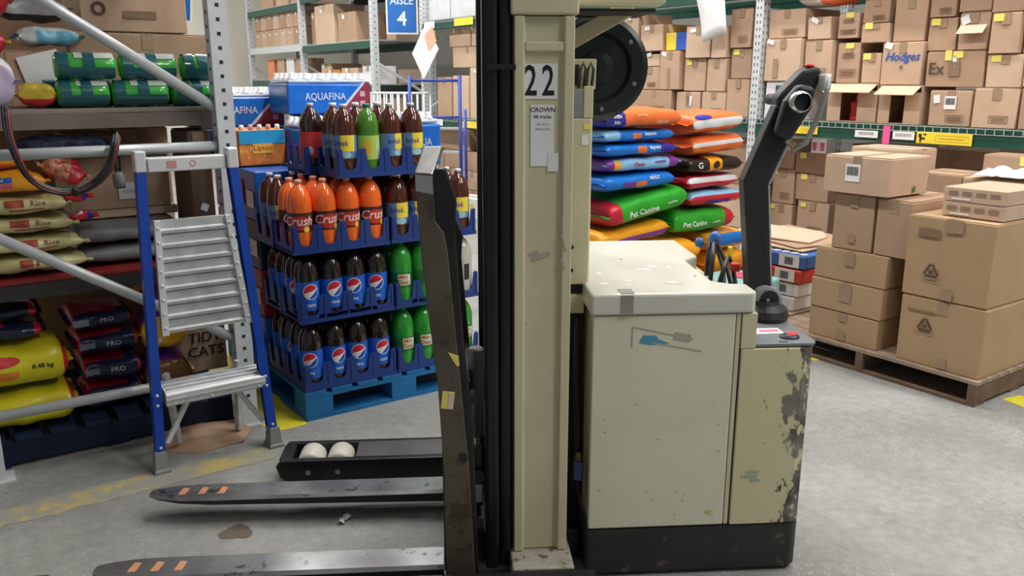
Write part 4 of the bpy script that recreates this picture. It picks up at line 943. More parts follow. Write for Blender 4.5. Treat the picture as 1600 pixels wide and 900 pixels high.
AQ = mat('water_wrap_blue', (.015, .16, .66), .22, var=.18, scale=8); AQR = mat('water_wrap_maroon', (.30, .04, .07), .3); AQL = mat('water_pale', (.62, .72, .85), .12, var=.1, coat=.3); AQC = mat('water_cap', (.85, .87, .92), .3)
def water(label, a, b, z, la=.46, lbb=.29, h=.205, tri=True, txt='AQUAFINA'):
    t = thing('water_case', label, 'case', G(a + la/2, b + lbb/2, z), TH)
    wr = jbox(la, lbb, h*.76, .003, random.Random(int(a*50 + z*70))).build('printed_wrap', AQ, t, bevel=.012, seg=3)
    MB().box(-la/2 + .008, la/2 - .008, -lbb/2 + .008, lbb/2 - .008, h*.76, h*.84).build('clear_wrap', AQL, t, bevel=.01)
    n, m_ = int(la/.07), int(lbb/.07)
    cp = MB().lathe([(.027, 0), (.022, .012), (.013, .020), (.013, .034), (.010, .036)], 10).mesh('bottle_cap', AQC, True)
    for i in range(n):
        for j in range(m_): inst('bottle_cap', cp, t, (-la/2 + la/n*(i + .5), -lbb/2 + lbb/m_*(j + .5), h*.83))
    text(t, txt, .052, (-la*.06, -lbb/2 - .0035, h*.42), '-y', mat('silver_ink', (.6, .7, .85), .4), sx=.85)
    if tri:
        MB().prism([(la/2 - .17, .01), (la/2 - .005, .01), (la/2 - .005, h*.78), (la/2 - .03, h*.78)], 'y', -lbb/2 - .003, -lbb/2 + .002).build('corner_panel', AQR, t)
        MB().prism([(la/2 - .19, .01), (la/2 - .17, .01), (la/2 - .03, h*.78), (la/2 - .045, h*.78)], 'y', -lbb/2 - .0032, -lbb/2 + .002).build('diagonal_band', AQL, t)
        for zz in (.05, .1): quad(t, 'small_emblem', .028, .028, (la/2 - .05, -lbb/2 - .003, zz), '-y', mat('pinkish', (.7, .4, .45), .5))
    return t
water('blue water case with maroon corner, third down behind the topmost crate', 1.50, 3.93, 1.09, h=.24)
water('upper blue water case with maroon corner, centre top of the stack', 1.535, 4.20, 1.332)
case('low blue case under the upper water case at the back', 1.64, 4.23, 1.088, .36, .24, .243, CAN)
lp = case('orange and sky blue tea drink case left of the water cases', 1.245, 4.13, 1.09, .24, .30, .175, mat('tea_case_orange', (.80, .24, .05), .35, var=.3, scale=14, c2=(.85, .5, .08), thr=.56), [('q', .228, .065, 0, .14, '-y', mat('tea_case_sky', (.03, .38, .72), .35, var=.2)), ('q', .10, .05, 0, .085, '-y', mat('tea_gold', (.85, .50, .08), .4)), ('t', 'Lipton', .036, 0, .086, '-y', RED)])
for k in range(5): MB().lathe([(.014, 0), (.012, .02), (.008, .024)], 10, Matrix.Translation((-.09 + .045*k, -.12, .175))).build('bottle_top', MATS['cap_pale'] if k % 2 else AQC, lp, smooth=True)
case('dark blue support case below the left water case', 1.16, 4.50, 1.09, .46, .30, .168, CAND)
water('left blue water case with maroon corner beside the rack upright', 1.16, 4.50, 1.26)

water('blue water pack standing right of the green bottle on the topmost layer', 1.925, 3.70, 1.088, .21, .22, .27, False, 'AQUA')

# ============================================================ LEFT RACK (END FRAME)
RA = thing('pallet_rack', 'left storage rack seen through its pale end frame with tubular braces', 'storage rack', G(0, 3.52), TH)
# local x = a, y = b - 3.52
for y in (0., 2.6, 5.2):
    for x in (0.04, 1.02):
        o = post(RA, x, y, 4.0, w=.072, d=.07, hstep=.055, hw=.014, hh=.014)
TB = mat('brace_tube', (.52, .55, .57), .35, .2, var=.1)
for p, q, r_ in (((.04, .035, 1.237), (1.0, .035, 1.237), .021), ((.04, .035, .253), (1.0, .035, .253), .021), ((.04, .035, 2.03), (1.0, .035, 1.385), .021), ((.04, .035, 1.02), (1.02, .035, .385), .021), ((.04, .035, 2.3), (1.0, .035, 2.3), .021)):
    MB().tube([p, q], r_, 12).build('brace', TB, RA, smooth=True)
for p, q in (((.04, 2.635, 1.24), (1., 2.635, 1.24)), ((.04, 2.635, 2.0), (1., 2.635, 1.4))): MB().tube([p, q], .021, 10).build('brace', TB, RA, smooth=True)
DK = mat('rack_beam_brown', (.17, .14, .12), .6, var=.2); DRED = mat('rack_beam_red', (.25, .02, .02), .5, var=.15)
SHP = mat('shelf_brown', (.24, .21, .18), .6, var=.15)
for z, m_ in ((1.395, DK), (.755, DRED), (2.35, DK)):
    for y0, y1 in ((.10, 2.57), (2.70, 5.17)):
        for x in (.0, .95): MB().box(x, x + .05, y0, y1, z - .09, z - .018).build('beam', m_, RA)
        MB().box(.0, 1.0, y0 + .005, y1 - .005, z - .017, z).build('shelf_panel', SHP if m_ is DK else DRED, RA, bevel=.002)
        MB().box(.051, .949, y0, y0 + .03, z - .075, z - .018).build('end_beam', DK if m_ is DK else mat('rack_dark_steel', (.035, .032, .03), .6, var=.2), RA)
pallet('dark blue wooden pallet on the floor inside the left rack', .0, 3.64, .98, 1.1, m=mat('navy_pallet', (.005, .02, .06), .7, var=.2), md=mat('navy_pallet_dark', (.004, .012, .035), .8, var=.2), name='wooden_pallet')
def la(a, b, z): return G(a, b, z)
# upper shelf: rolls of green film wrapped bags
RG = mat('roll_green', (.05, .42, .06), .22, var=.3, scale=9, coat=.4); RT = mat('roll_teal', (.01, .10, .12), .22, var=.2, coat=.4); RC_ = mat('roll_clear', (.50, .55, .54), .12, var=.25, scale=10, coat=.6)
def roll(label, a, b, z, L, r, seed):
    rr = random.Random(seed); t = thing('wrapped_roll', label, 'roll', G(a, b, z), TH + rr.uniform(-.03, .03))
    def wob(mb):
        for i, v in enumerate(mb.v):
            k = .004*noise.noise(Vector((v[0]*40 + seed, v[1]*40, v[2]*40))); mb.v[i] = (v[0], v[1] + k, v[2] + k)
        return mb
    prof = [(r*.35, -L/2), (r*.8, -L/2 + .003), (r*.97, -L/2 + .015)] + [(r, -L/2 + .02 + (L - .04)*k/8) for k in range(9)] + [(r*.97, L/2 - .015), (r*.8, L/2 - .003), (r*.35, L/2)]
    M = Matrix.Translation((0, 0, r)) @ Matrix.Rotation(R(90), 4, 'Y')
    wob(MB().lathe(prof, 24, M)).build('roll_body', RG, t, smooth=True)
    for x0, x1, m_ in ((-L/2 + .012, -L/2 + .05, RT), (-.01, .03, RT)): MB().lathe([(r + .0035, x0), (r + .0035, x1)], 24, M, caps=False).build('printed_band', m_, t, smooth=True)
    a0 = R(15)
    vs = []; N_ = 10
    for x in (-L/2 + .07, L/2 - .01):
        for k in range(N_ + 1):
            th = R(35) + R(80)*k/N_; vs.append((x, -(r + .003)*math.cos(th), r + (r + .003)*math.sin(th)))
    MB().add(vs, [(k, k + 1, N_ + 2 + k, N_ + 1 + k) for k in range(N_)]).build('clear_band', RC_, t, smooth=True)
    vs = []
    for x in (-L/2 + .02, L/2 - .01):
        for k in range(N_ + 1):
            th = R(-60) + R(55)*k/N_; vs.append((x, -(r + .003)*math.cos(th), r + (r + .003)*math.sin(th)))
    MB().add(vs, [(k, k + 1, N_ + 2 + k, N_ + 1 + k) for k in range(N_)]).build('dark_band', RT, t, smooth=True)
for k, (a, L) in enumerate(((.53, .19), (.74, .215), (.945, .17))):
    roll('green wrapped roll on the upper shelf, bottom row, %s from left' % ordn(k), a, 3.72, 1.400, L, .050, k)
for k, (a, L) in enumerate(((.55, .22), (.78, .22), (.98, .15))):
    roll('green wrapped roll on the upper shelf, top row, %s from left' % ordn(k), a, 3.725, 1.504, L, .050, k + 9)
for k, a in enumerate((.5, .7, .92)): roll('green wrapped roll behind the front rolls, %s from left' % ordn(k), a, 3.835, 1.400, .2, .05, k + 20)
carton('brown box behind the green rolls carrying the box with a round seal', None, G(.84, 4.16, 1.397), .62, .42, .30, CB[2], seed=5)
t = carton('brown box with a round dark seal and dark label, above the green rolls', None, G(.80, 4.16, 1.70), .42, .42, .32, CB[0], seed=6)
MB().lathe([(.016, 0), (.028, 0), (.028, .001), (.016, .001)], 22, Matrix.Rotation(R(90), 4, 'X'), caps=False).build('round_seal', INK, t, loc=(-.14, -.212, .09))
quad(t, 'dark_label', .11, .06, (-.09, -.2135, .17), '-y', BLK); quad(t, 'red_mark', .04, .02, (-.09, -.2152, .17), '-y', RED); quad(t, 'printed_mark', .13, .03, (.02, -.2135, .07), '-y', INKF)
t = carton('brown box with white sheet on it at the left end of the green rolls', None, G(.40, 4.05, 1.397), .20, .30, .22, CB[0], seed=7)
quad(t, 'white_sheet', .15, .12, (.02, -.158, .15), '-y', WHITE, roll=.25)
FBX = [F('crisp_yellow', (.55, .40, .04)), F('crisp_red', (.5, .03, .03)), F('lilac', (.50, .42, .60)), F('cyan', (.15, .40, .55)), F('cream', (.58, .52, .26))]
def sbag(lab, a, b, z, L, W, H, ms, cf, prints, seed, rz=0, rx=0, ry=0, full=6, name='plastic_bag', crimp=.93, wr=.006):
    return bag(lab, None, 'bag', G(a, b, z), rz, L, W, H, ms, cf, seed, prints, name=name, full=full, rx=rx, ry=ry, crimp=crimp, wr=wr)
sbag('lilac and white pouch at the far left of the upper shelf', .20, 3.66, 1.397, .20, .12, .20, [FBX[2], FW, FN], lambda t, c, s: 1 if s > .55 else 0, [], 40, full=4, wr=.01)
sbag('yellow and red snack bag beside the lilac pouch', .37, 3.735, 1.397, .13, .12, .10, [FBX[0], FBX[1]], lambda t, c, s: 1 if s < -.1 else 0, [], 41, full=4, wr=.012)
sbag('red snack bag low on the upper shelf left end', .17, 3.88, 1.397, .22, .12, .17, [FBX[1], FBX[0]], lambda t, c, s: 1 if abs(t) < .35 else 0, [], 42, full=4, wr=.012)
sbag('yellow and red snack bag stacked high at the left edge', .15, 3.84, 1.565, .30, .16, .15, [FBX[0], FBX[1]], lambda t, c, s: 1 if s < -.2 or t > .4 else 0, [], 43, full=4, wr=.014)
sbag('red and yellow snack bag topmost at the left edge', .18, 3.86, 1.72, .30, .16, .15, [FBX[1], FBX[0]], lambda t, c, s: 1 if s > .2 else 0, [], 44, full=4, wr=.014)
sbag('pale cyan clear bag on the brown box with the white sheet', .46, 3.96, 1.62, .22, .2, .10, [FBX[3], RC_], lambda t, c, s: 1 if s > .3 or t < -.4 else 0, [], 45, full=4, wr=.016)
sbag('silver grey bag behind the sloping brace at the top', .42, 4.02, 1.72, .26, .2, .12, [mat('silver_film', (.35, .36, .37), .25, var=.3), FK], lambda t, c, s: 1 if s < -.3 else 0, [], 46, full=4, wr=.016)
# middle shelf
for k, (z, L, a, d) in enumerate(((.757, .62, .165, 'lowest'), (.836, .60, .17, 'second'), (.914, .58, .15, 'third'), (.992, .56, .14, 'topmost'))):
    sbag('cream coloured bag with dark red print, %s of the stack in the left rack' % d, a, 3.80, z, L, .30, .082, [FBX[4], FBX[4]], lambda t, c, s: 0, [('flat', .065, .03, .10, .012, mat('brick_print', (.35, .06, .04), .5)), ('text', 'Rice', .032, .18, .010, INKF), ('flat', .12, .006, .14, -.014, MATS['brick_print'])], 60 + k, full=12, name='food_bag', wr=.012)
sbag('amber bag with blue and pink panel on the cream bags', .10, 3.79, 1.072, .52, .28, .10, [FY, FO], lambda t, c, s: 0, [('flat', .11, .024, .09, .014, BLUEP), ('flat', .11, .02, .09, -.012, mat('rose_print', (.6, .1, .2), .5)), ('text', 'meal', .018, .10, .014, TW)], 66, full=12, name='food_bag', wr=.012)
sbag('amber bag topmost of the left stack under the horizontal bar', .06, 3.82, 1.168, .48, .28, .08, [FY, FO], lambda t, c, s: 1 if s < -.2 else 0, [], 67, full=12, name='food_bag', wr=.012)
sbag('multicoloured red and white bag slumping over the amber bags', .41, 3.76, 1.10, .16, .16, .12, [mat('candy_film', (.65, .32, .18), .3, var=.6, scale=20, c2=(.5, .03, .05), thr=.52), FR_], lambda t, c, s: 1 if t > .3 else 0, [], 68, full=3, name='candy_bag', wr=.016, ry=R(18))
for k, z in enumerate((1.035, .955)):
    sbag('red and blue twisted bag end sticking out between the bags, %s one' % ['upper', 'lower'][k], .475 + .01*k, 3.74, z - .02, .07, .07, .065, [FR_, FN, FW], lambda t, c, s: 1 if t > .25 else (2 if s > .4 and t < -.2 else 0), [], 80 + k, full=2.5, name='twisted_wrapper', wr=.016)
t = carton('large brown box on the middle shelf under the hanging tubes', None, G(.66, 4.10, .965), .40, .42, .225, CB[0], seed=8)
quad(t, 'white_label', .085, .07, (.03, -.2145, .075), '-y', WHITE, 'white paper label'); text(t, 'F-1020', .018, (.03, -.2160, .07), '-y', MATS['grey_ink'])
t = carton('flat pale cardboard box under the large brown one on the middle shelf', None, G(.68, 4.10, .93), .40, .44, .034, CB[3], seed=9, tape='x')
for k in range(2):
    sbag('flat grey wrapped sheet bundle on the middle shelf, %s of two' % ['lower', 'upper'][k], [.655, .66][k], 3.90, .757 + k*.086, .42, .42, .085, [mat('grey_bundle', (.20, .21, .215), .5, var=.2), mat('rose_edge', (.45, .12, .16), .5)], lambda t, c, s: 1 if -.85 < s < -.55 else 0, [], 90 + k, full=10, name='sheet_bundle')
t = carton('pale brown box with white label behind the ladder on the middle shelf', None, G(.86, 4.47, .757), .22, .24, .53, CB[0], seed=10, feats=[('stw', '-y', -.05, .05, .08, .07)])

carton('brown box with a yellow band in the middle shelf behind the ladder', None, G(.63, 4.56, .757), .22, .3, .50, CB[1], seed=13, feats=[('stk', '-y', 0, .1, .03, .03)])
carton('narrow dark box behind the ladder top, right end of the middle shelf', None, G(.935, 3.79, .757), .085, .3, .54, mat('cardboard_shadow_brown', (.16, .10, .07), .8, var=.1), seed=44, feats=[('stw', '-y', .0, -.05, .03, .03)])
sbag('row of shiny blue wrapped packs under the upper shelf', .46, 3.98, 1.19, .34, .14, .10, [mat('blue_shiny', (.18, .25, .50), .1, var=.5, scale=25, coat=.8), FK], lambda t, c, s: 1 if s < -.1 else 0, [], 92, full=8, name='drink_pack', wr=.012)
carton('tall brown carton deep in the left rack behind the middle shelf stock', None, G(.5, 4.95, .757), .98, .3, .535, CB[2], seed=14)
carton('printed brown carton further along the left rack middle shelf', None, G(.5, 5.5, .757), .9, .6, .5, CB[1], seed=15)
carton('brown carton further along on the upper left shelf', None, G(.6, 5.0, 1.397), .75, .6, .5, CB[0], seed=16)
carton('brown carton deep on the upper shelf beside the aisle sign', None, G(.85, 6.7, 1.397), .3, .6, .6, CB[1], seed=17)
# bottom level
LBY = [F('bright_yellow', (.70, .62, .02)), F('dark_edge', (.05, .05, .05)), FR_]
for k, (z, H, a, d) in enumerate(((.126, .17, .06, 'lower'), (.298, .19, .05, 'upper'))):
    sbag('bright yellow pet food bag, %s of two at the bottom left' % d, a, 3.84, z, .61, .36, H, LBY, lambda t, c, s: 2 if t > .93 else (1 if s < -.8 else 0), ([('oval', .13, .045, .07, .035, RED), ('flat', .13, .035, .06, -.025, mat('orange_print', (.75, .25, .03), .5)), ('text', '8.48 kg', .026, .21, -.0, BLK)] if k else [('text', 'adult', .028, .17, .0, TW)]), 100 + k, full=16, name='pet_food_bag', wr=.012)
for k, (a, z, L, H) in enumerate(((.02, .49, .52, .08), (.02, .57, .5, .075), (.52, .126, .225, .12), (.52, .246, .225, .12), (.515, .366, .235, .11), (.50, .476, .23, .10))):
    sbag('dark navy pet food bag with red trim, %s pile, %s from bottom' % (['left', 'right'][k > 1], ordn(k if k < 2 else k - 2)), a, 3.86 if k < 2 else 3.88, z, L, .34, H, [mat('navy_film', (.015, .022, .06), .22, var=.2), FR_, mat('grey_print_film', (.18, .2, .24), .3)], lambda t, c, s: 1 if (abs(t) > .9 or (s > .75 and t < .5)) else 0, [('text', 'PRO', .03, .02, .0, mat('silver_ink2', (.45, .5, .6), .3)), ('flat', .06, .03, -.08, .0, MATS['grey_print_film'])], 110 + k, full=14, name='pet_food_bag', wr=.012)
sbag('amber and purple treat pouch on the bottom level beside the ladder rail', .75, 3.86, .33, .20, .24, .19, [F('amber_pouch', (.80, .42, .02)), F('purple_pouch', (.22, .05, .35)), FW], lambda t, c, s: 1 if s > .72 or s < -.8 else 0, [('flat', .03, .025, -.03, -.04, WHITE)], 120, full=5, name='treat_pouch', wr=.012)
sbag('brown and amber pouch under the amber and purple one', .75, 3.87, .126, .20, .24, .19, [F('brown_pouch', (.22, .10, .03)), FP], lambda t, c, s: 1 if abs(s) > .7 else 0, [], 121, full=5, name='treat_pouch', wr=.012)
sbag('purple pouch topmost of the treat pouches', .75, 3.88, .535, .18, .22, .12, [FP, FY], lambda t, c, s: 1 if s > .6 else 0, [], 122, full=4, name='treat_pouch', wr=.012)
t = carton('large brown box printed TIDY CATS behind the ladder at the bottom', None, G(.945 - .0, 4.18, .126), .26, .34, .36, CB[2], seed=18)
text(t, 'TIDY', .07, (.03, -.1765, .17), '-y', BLK, sx=1.0); text(t, 'CATS', .07, (.03, -.1765, .10), '-y', BLK)
carton('dark brown box behind the TIDY CATS box', None, G(.6, 4.58, .126), .8, .36, .5, CB[2], seed=19)
# hanging tubes
t = thing('tube_bundle', 'bundle of dark red and black cables hung in a loop from the end frame', 'cable bundle', G(0, 3.52), TH)
for k, (m_, dx, dz) in enumerate(((mat('cable_black', (.02, .02, .02), .4), 0, 0), (mat('cable_red', (.20, .03, .04), .4), .008, .006), (MATS['cable_black'], -.008, .008), (mat('cable_green', (.03, .12, .10), .4), .004, .014), (mat('cable_brown', (.07, .04, .03), .4), .012, -.004))):
    pts = [(.245, -.01, 1.40), (.243, -.035, 1.30), (.262, -.045, 1.21), (.30, -.045, 1.135), (.37, -.045, 1.095), (.44, -.045, 1.095), (.51, -.045, 1.13), (.56, -.045, 1.19), (.585, -.04, 1.262), (.60, -.005, 1.29), (.605, .03, 1.275)]
    sm = []
    for i in range(len(pts) - 1):
        for u in (0, .33, .66):
            p0 = Vector(pts[max(0, i - 1)]); p1 = Vector(pts[i]); p2 = Vector(pts[i + 1]); p3 = Vector(pts[min(len(pts) - 1, i + 2)])
            sm.append(.5*((2*p1) + (p2 - p0)*u + (2*p0 - 5*p1 + 4*p2 - p3)*u*u + (3*p1 - p0 - 3*p2 + p3)*u**3) + Vector((dx, k*.002, dz)))
    MB().tube(sm, .0055, 8).build('cable', m_, t, smooth=True)
MB().lathe([(.020, 0), (.020, .012)], 14, Matrix.Translation((.425, -.042, 1.10)) @ Matrix.Rotation(R(90), 4, 'Y')).build('tie_band', BLK, t)
t = thing('cable_plug', 'grey plug hanging on a short black cable behind the horizontal bar', 'cable plug', G(.60, 3.56, 1.12), TH)
for s in (-1, 1): MB().tube([(s*.008, 0, .15), (s*.009, 0, .09), (s*.006, 0, .03)], .005, 8).build('cable', MATS['cable_black'], t, smooth=True)
MB().lathe([(.020, -.03), (.024, -.01), (.022, .02), (.012, .035)], 12).build('plug_body', mat('grey_plug', (.16, .17, .18), .5), t, smooth=True)

# ============================================================ BLUE LADDER
ALU = mat('aluminium', (.60, .62, .64), .42, .35, var=.2, scale=18, c2=(.42, .42, .41), thr=.62); ALUL = mat('bright_aluminium', (.72, .74, .76), .4, .2, var=.06); BRAIL = mat('blue_fibreglass', (.012, .065, .42), .35, var=.08)
t = thing('step_ladder', 'short blue railed aluminium step ladder leaning folded by the left rack', 'ladder', G(0, 3.27), TH)
# local x = a, y = b - 3.27
def railpt(s, z):
    k = z/1.2
    return ((.585 + .06*k) if s < 0 else (1.035 - .055*k), (.01 if s < 0 else -.01) + .10*k, z)
for s in (-1, 1):
    p, q = railpt(s, .07), railpt(s, 1.2)
    for off, wd, dp in ((0, .005, .05),):
        o = MB()
        P = [(-.017, -.025), (.017, -.025), (.017, -.020), (-.012 if s < 0 else .012, -.020), (-.012 if s < 0 else .012, .020), (.017, .020), (.017, .025), (-.017, .025)]
        n = len(P); vs = [(p[0] + x, p[1] + y, p[2]) for x, y in P] + [(q[0] + x, q[1] + y, q[2]) for x, y in P]
        if s > 0:
            P = [(-x, y) for x, y in P][::-1]; vs = [(p[0] + x, p[1] + y, p[2]) for x, y in P] + [(q[0] + x, q[1] + y, q[2]) for x, y in P]
        MB().add(vs, [tuple(range(n)), tuple(range(2*n - 1, n - 1, -1))] + [(i, (i + 1) % n, n + (i + 1) % n, n + i) for i in range(n)]).build('side_rail', BRAIL, t)
    f = railpt(s, 0)
    MB().add([(f[0] + x*w_, f[1] + y*w_, z) for z, w_ in ((0, 1.25), (.012, 1.25), (.02, 1.05), (.085, .8)) for x, y in ((-.024, -.036), (.024, -.036), (.024, .03), (-.024, .03))],
             [(0, 1, 2, 3), (12, 13, 14, 15)] + [(l*4 + i, l*4 + (i + 1) % 4, l*4 + 4 + (i + 1) % 4, l*4 + 4 + i) for l in range(3) for i in range(4)]).build('foot', mat('grey_rubber', (.25, .26, .27), .7), t)
    q2 = railpt(s, 1.19)
    MB().box(q2[0] - .021, q2[0] + .021, q2[1] - .03, q2[1] + .03, 1.165, 1.245).build('rail_cap', ALUL, t, bevel=.006)
    # rear leg
    xr = .70 if s < 0 else .95
    MB().bar((xr, .195, .02), (xr + (-.03 if s < 0 else .01), .17, .34), .018, .026).build('rear_leg', ALU, t)
    MB().bar((railpt(s, .12)[0] + (.03 if s < 0 else -.02), .03, .10), (xr + (.06 if s < 0 else -.06), .08, .30), .012, .020).build('corner_brace', ALUL, t)
c = MB().box(.667, .955, .075, .135, 1.165, 1.218).build('top_step', ALUL, t, bevel=.004)
quad(c, 'red_sticker', .034, .026, (.752, .074, 1.192), '-y', mat('faded_red', (.62, .25, .27), .6)); MB().lathe([(.009, 0), (.012, 0), (.012, .001), (.009, .001)], 16, Matrix.Rotation(R(90), 4, 'X'), caps=False).build('round_emblem', MATS['faded_red'], c, loc=(.83, .0745, 1.192))
# ribbed platform, folded upright between the rails
def pf(u, v, out=0.):   # u 0..1 across, v 0..1 up
    z = .545 + (.985 - .545)*v; xl = .645 + .018*v; xr = .995 - .045*v
    return Vector((xl + (xr - xl)*u, .035 + .03*v - out, z + (.012*(u - .5))*0))
n = 8
for k in range(n):
    v0, v1 = k/n, (k + 1)/n
    prof = [(v0, .0), (v0 + .008, .010), (v0 + .035, .012), (v0 + .05, .002), (v1 - .004, .002), (v1 - .002, 0)]
    vs = []
    for u in (.055, .945):
        for v, o_ in prof: vs.append(pf(u, v, o_))
        vs.append(pf(u, v1, -.006)); vs.append(pf(u, v0, -.006))
    m_ = len(prof) + 2
    MB().add(vs, [tuple(range(m_)), tuple(range(2*m_ - 1, m_ - 1, -1))] + [(i, (i + 1) % m_, m_ + (i + 1) % m_, m_ + i) for i in range(m_)]).build('tread_slat', ALU, t)
rv = MB().lathe([(.0065, 0), (.0055, .003), (.002, .0045)], 10, Matrix.Rotation(R(90), 4, 'X')).mesh('rivet', ALUL)
for u0, u1 in ((0, .075), (.925, 1.0)):
    vs = [pf(u, v, o_) for o_ in (.016, -.01) for u, v in ((u0, -.01), (u1, -.01), (u1, 1.0), (u0, 1.0))]
    e = MB().add(vs, [(0, 1, 2, 3), (4, 5, 6, 7), (0, 1, 5, 4), (1, 2, 6, 5), (2, 3, 7, 6), (3, 0, 4, 7)]).build('platform_edge', ALUL, t, bevel=.002)
    for k in range(8): p = pf((u0 + u1)/2, .06 + k*.125, .0162); inst('rivet', rv, e, p)
# lower step
st = MB(); x0, x1 = .628, 1.02
st.prism([(-.005, .262), (.11, .262), (.11, .330), (.09, .332), (-.005, .318), (-.012, .31), (-.012, .27)], 'x', x0, x1)
st.build('lower_step', ALUL, t, bevel=.002)
for y in (.02, .05, .08): MB().box(x0 + .01, x1 - .01, y - .004, y + .004, .319 + y*.12, .325 + y*.12).build('step_rib', ALU, t)
MB().box(x0, x1, -.016, -.0122, .287, .293).build('step_ridge', ALU, t)
for x in (.66, .80, .99): inst('rivet', rv, t, (x, -.013, .276))
for s in (-1, 1):
    for z in (.10, .27, .31): p = railpt(s, z); inst('rivet', rv, t, (p[0], p[1] - .025, z))
# ============================================================ WALKIE STACKER TRUCK
CREAM = mat('cream_machine_paint', (.62, .58, .38), .42, var=.06, scale=5, bump=.06, c2=(.30, .27, .18), thr=.67, coat=.15)
CREAMD = mat('cream_door_paint', (.70, .68, .52), .42, var=.05, scale=3, bump=.05, c2=(.40, .38, .29), thr=.70, coat=.15)
HOODM = mat('pale_hood_paint', (.63, .63, .55), .32, var=.05, scale=4, c2=(.48, .47, .41), thr=.67, coat=.25)
def chipped(name, c, axis, lo, hi):
    """paint worn down to dark steel, denser towards one edge of the panel"""
    m = bpy.data.materials.new(name); m.use_nodes = True; nt = m.node_tree; N = nt.nodes; L = nt.links; b = N['Principled BSDF']
    tc = N.new('ShaderNodeTexCoord'); sp = N.new('ShaderNodeSeparateXYZ'); L.new(tc.outputs['Object'], sp.inputs[0])
    n = N.new('ShaderNodeTexNoise'); n.inputs['Scale'].default_value = 16; n.inputs['Detail'].default_value = 9; n.inputs['Roughness'].default_value = .72
    mp = N.new('ShaderNodeMapping'); mp.inputs['Scale'].default_value = (1, 1, .6); L.new(tc.outputs['Object'], mp.inputs['Vector']); L.new(mp.outputs[0], n.inputs['Vector'])
    mr = N.new('ShaderNodeMapRange'); mr.inputs[1].default_value = lo; mr.inputs[2].default_value = hi; mr.inputs[3].default_value = -.20; mr.inputs[4].default_value = .13; L.new(sp.outputs[axis], mr.inputs[0])
    ad = N.new('ShaderNodeMath'); ad.operation = 'ADD'; L.new(n.outputs['Fac'], ad.inputs[0]); L.new(mr.outputs[0], ad.inputs[1])
    r = N.new('ShaderNodeValToRGB'); e = r.color_ramp.elements; e[0].position = .50; e[0].color = (0, 0, 0, 1); e[1].position = .525; e[1].color = (1, 1, 1, 1); L.new(ad.outputs[0], r.inputs[0])
    n2 = N.new('ShaderNodeTexNoise'); n2.inputs['Scale'].default_value = 9; n2.inputs['Detail'].default_value = 6; L.new(tc.outputs['Object'], n2.inputs['Vector'])
    r2 = N.new('ShaderNodeValToRGB'); e = r2.color_ramp.elements; e[0].position = .42; e[0].color = (.045, .04, .035, 1); e[1].position = .62; e[1].color = (.20, .185, .15, 1); L.new(n2.outputs['Fac'], r2.inputs[0])
    mx = N.new('ShaderNodeMix'); mx.data_type = 'RGBA'; L.new(r.outputs[0], mx.inputs[0]); mx.inputs[6].default_value = (*c, 1); L.new(r2.outputs[0], mx.inputs[7])
    L.new(mx.outputs[2], b.inputs['Base Color']); b.inputs['Roughness'].default_value = .45
    bu = N.new('ShaderNodeBump'); bu.invert = True; bu.inputs['Strength'].default_value = .4; bu.inputs['Distance'].default_value = .002; L.new(r.outputs[0], bu.inputs['Height']); L.new(bu.outputs[0], b.inputs['Normal'])
    return m
CHIP = chipped('chipped_cream_paint', (.62, .57, .35), 0, .50, .675)
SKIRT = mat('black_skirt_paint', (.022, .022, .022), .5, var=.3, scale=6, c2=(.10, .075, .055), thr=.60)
IRON = mat('worn_black_steel', (.035, .036, .038), .35, .5, var=.3, scale=8, bump=.05)
FORKM = mat('polished_fork_steel', (.30, .31, .32), .30, .85, var=.35, scale=7, c2=(.10, .10, .105), thr=.60)
FORKS = mat('dark_fork_side', (.035, .035, .036), .5, .4, var=.3)
BROWN = mat('rusty_brown_plate', (.115, .095, .07), .5, .35, var=.3, scale=5, c2=(.07, .05, .035), thr=.56)
BRIGHT = mat('rubbed_bare_steel', (.55, .55, .55), .28, .9, var=.15, scale=12)
MAST = mat('black_mast_channel', (.012, .014, .016), .35, .2, var=.25)
GREYP = mat('grey_top_plate', (.20, .22, .24), .35, .1, var=.1, scale=6, coat=.2)
tk = thing('pallet_stacker', 'cream walk-behind pallet stacker number 22 with black forks and tiller', 'forklift', (0.232, 2.29, 0), R(4))
def P(name, mb, m, bevel=0, parent=tk, smooth=False, label=None, seg=2):
    o = mb.build(name, m, parent, bevel, smooth=smooth, seg=seg)
    if label: o['label'] = label
    return o
# chassis and skirt
P('skirt', MB().prism([(-.005, 0), (.64, 0), (.665, .02), (.672, .06), (.672, .70), (.60, .80), (-.005, .80)], 'z', .012, .166), SKIRT, .008)
P('drive_wheel', MB().lathe([(.06, -.05), (.085, -.045), (.085, .045), (.06, .05)], 24, Matrix.Translation((.55, .4, .086)) @ Matrix.Rotation(R(90), 4, 'X')), HOLE)
P('chassis_core', MB().box(.01, .43, .02, .78, .167, .846), CREAM)
P('door_panel', MB().box(.0, .418, -.004, .018, .171, .846), CREAMD, .004, label='large pale cream battery door')
P('door_edge_strip', MB().box(.4215, .4345, .000, .02, .17, .846), CREAM, .002)
P('panel_groove', MB().box(.4352, .4385, .004, .02, .17, .846), HOLE)
P('rear_panel', MB().prism([(.44, -.004), (.63, -.004), (.655, .004), (.668, .03), (.668, .70), (.60, .79), (.44, .79)], 'z', .169, .738), CHIP, .003, label='yellowish cream rear housing worn to dark steel')
P('rear_upper_panel', MB().box(.437, .482, -.004, .78, .739, .846), CREAM, .002)
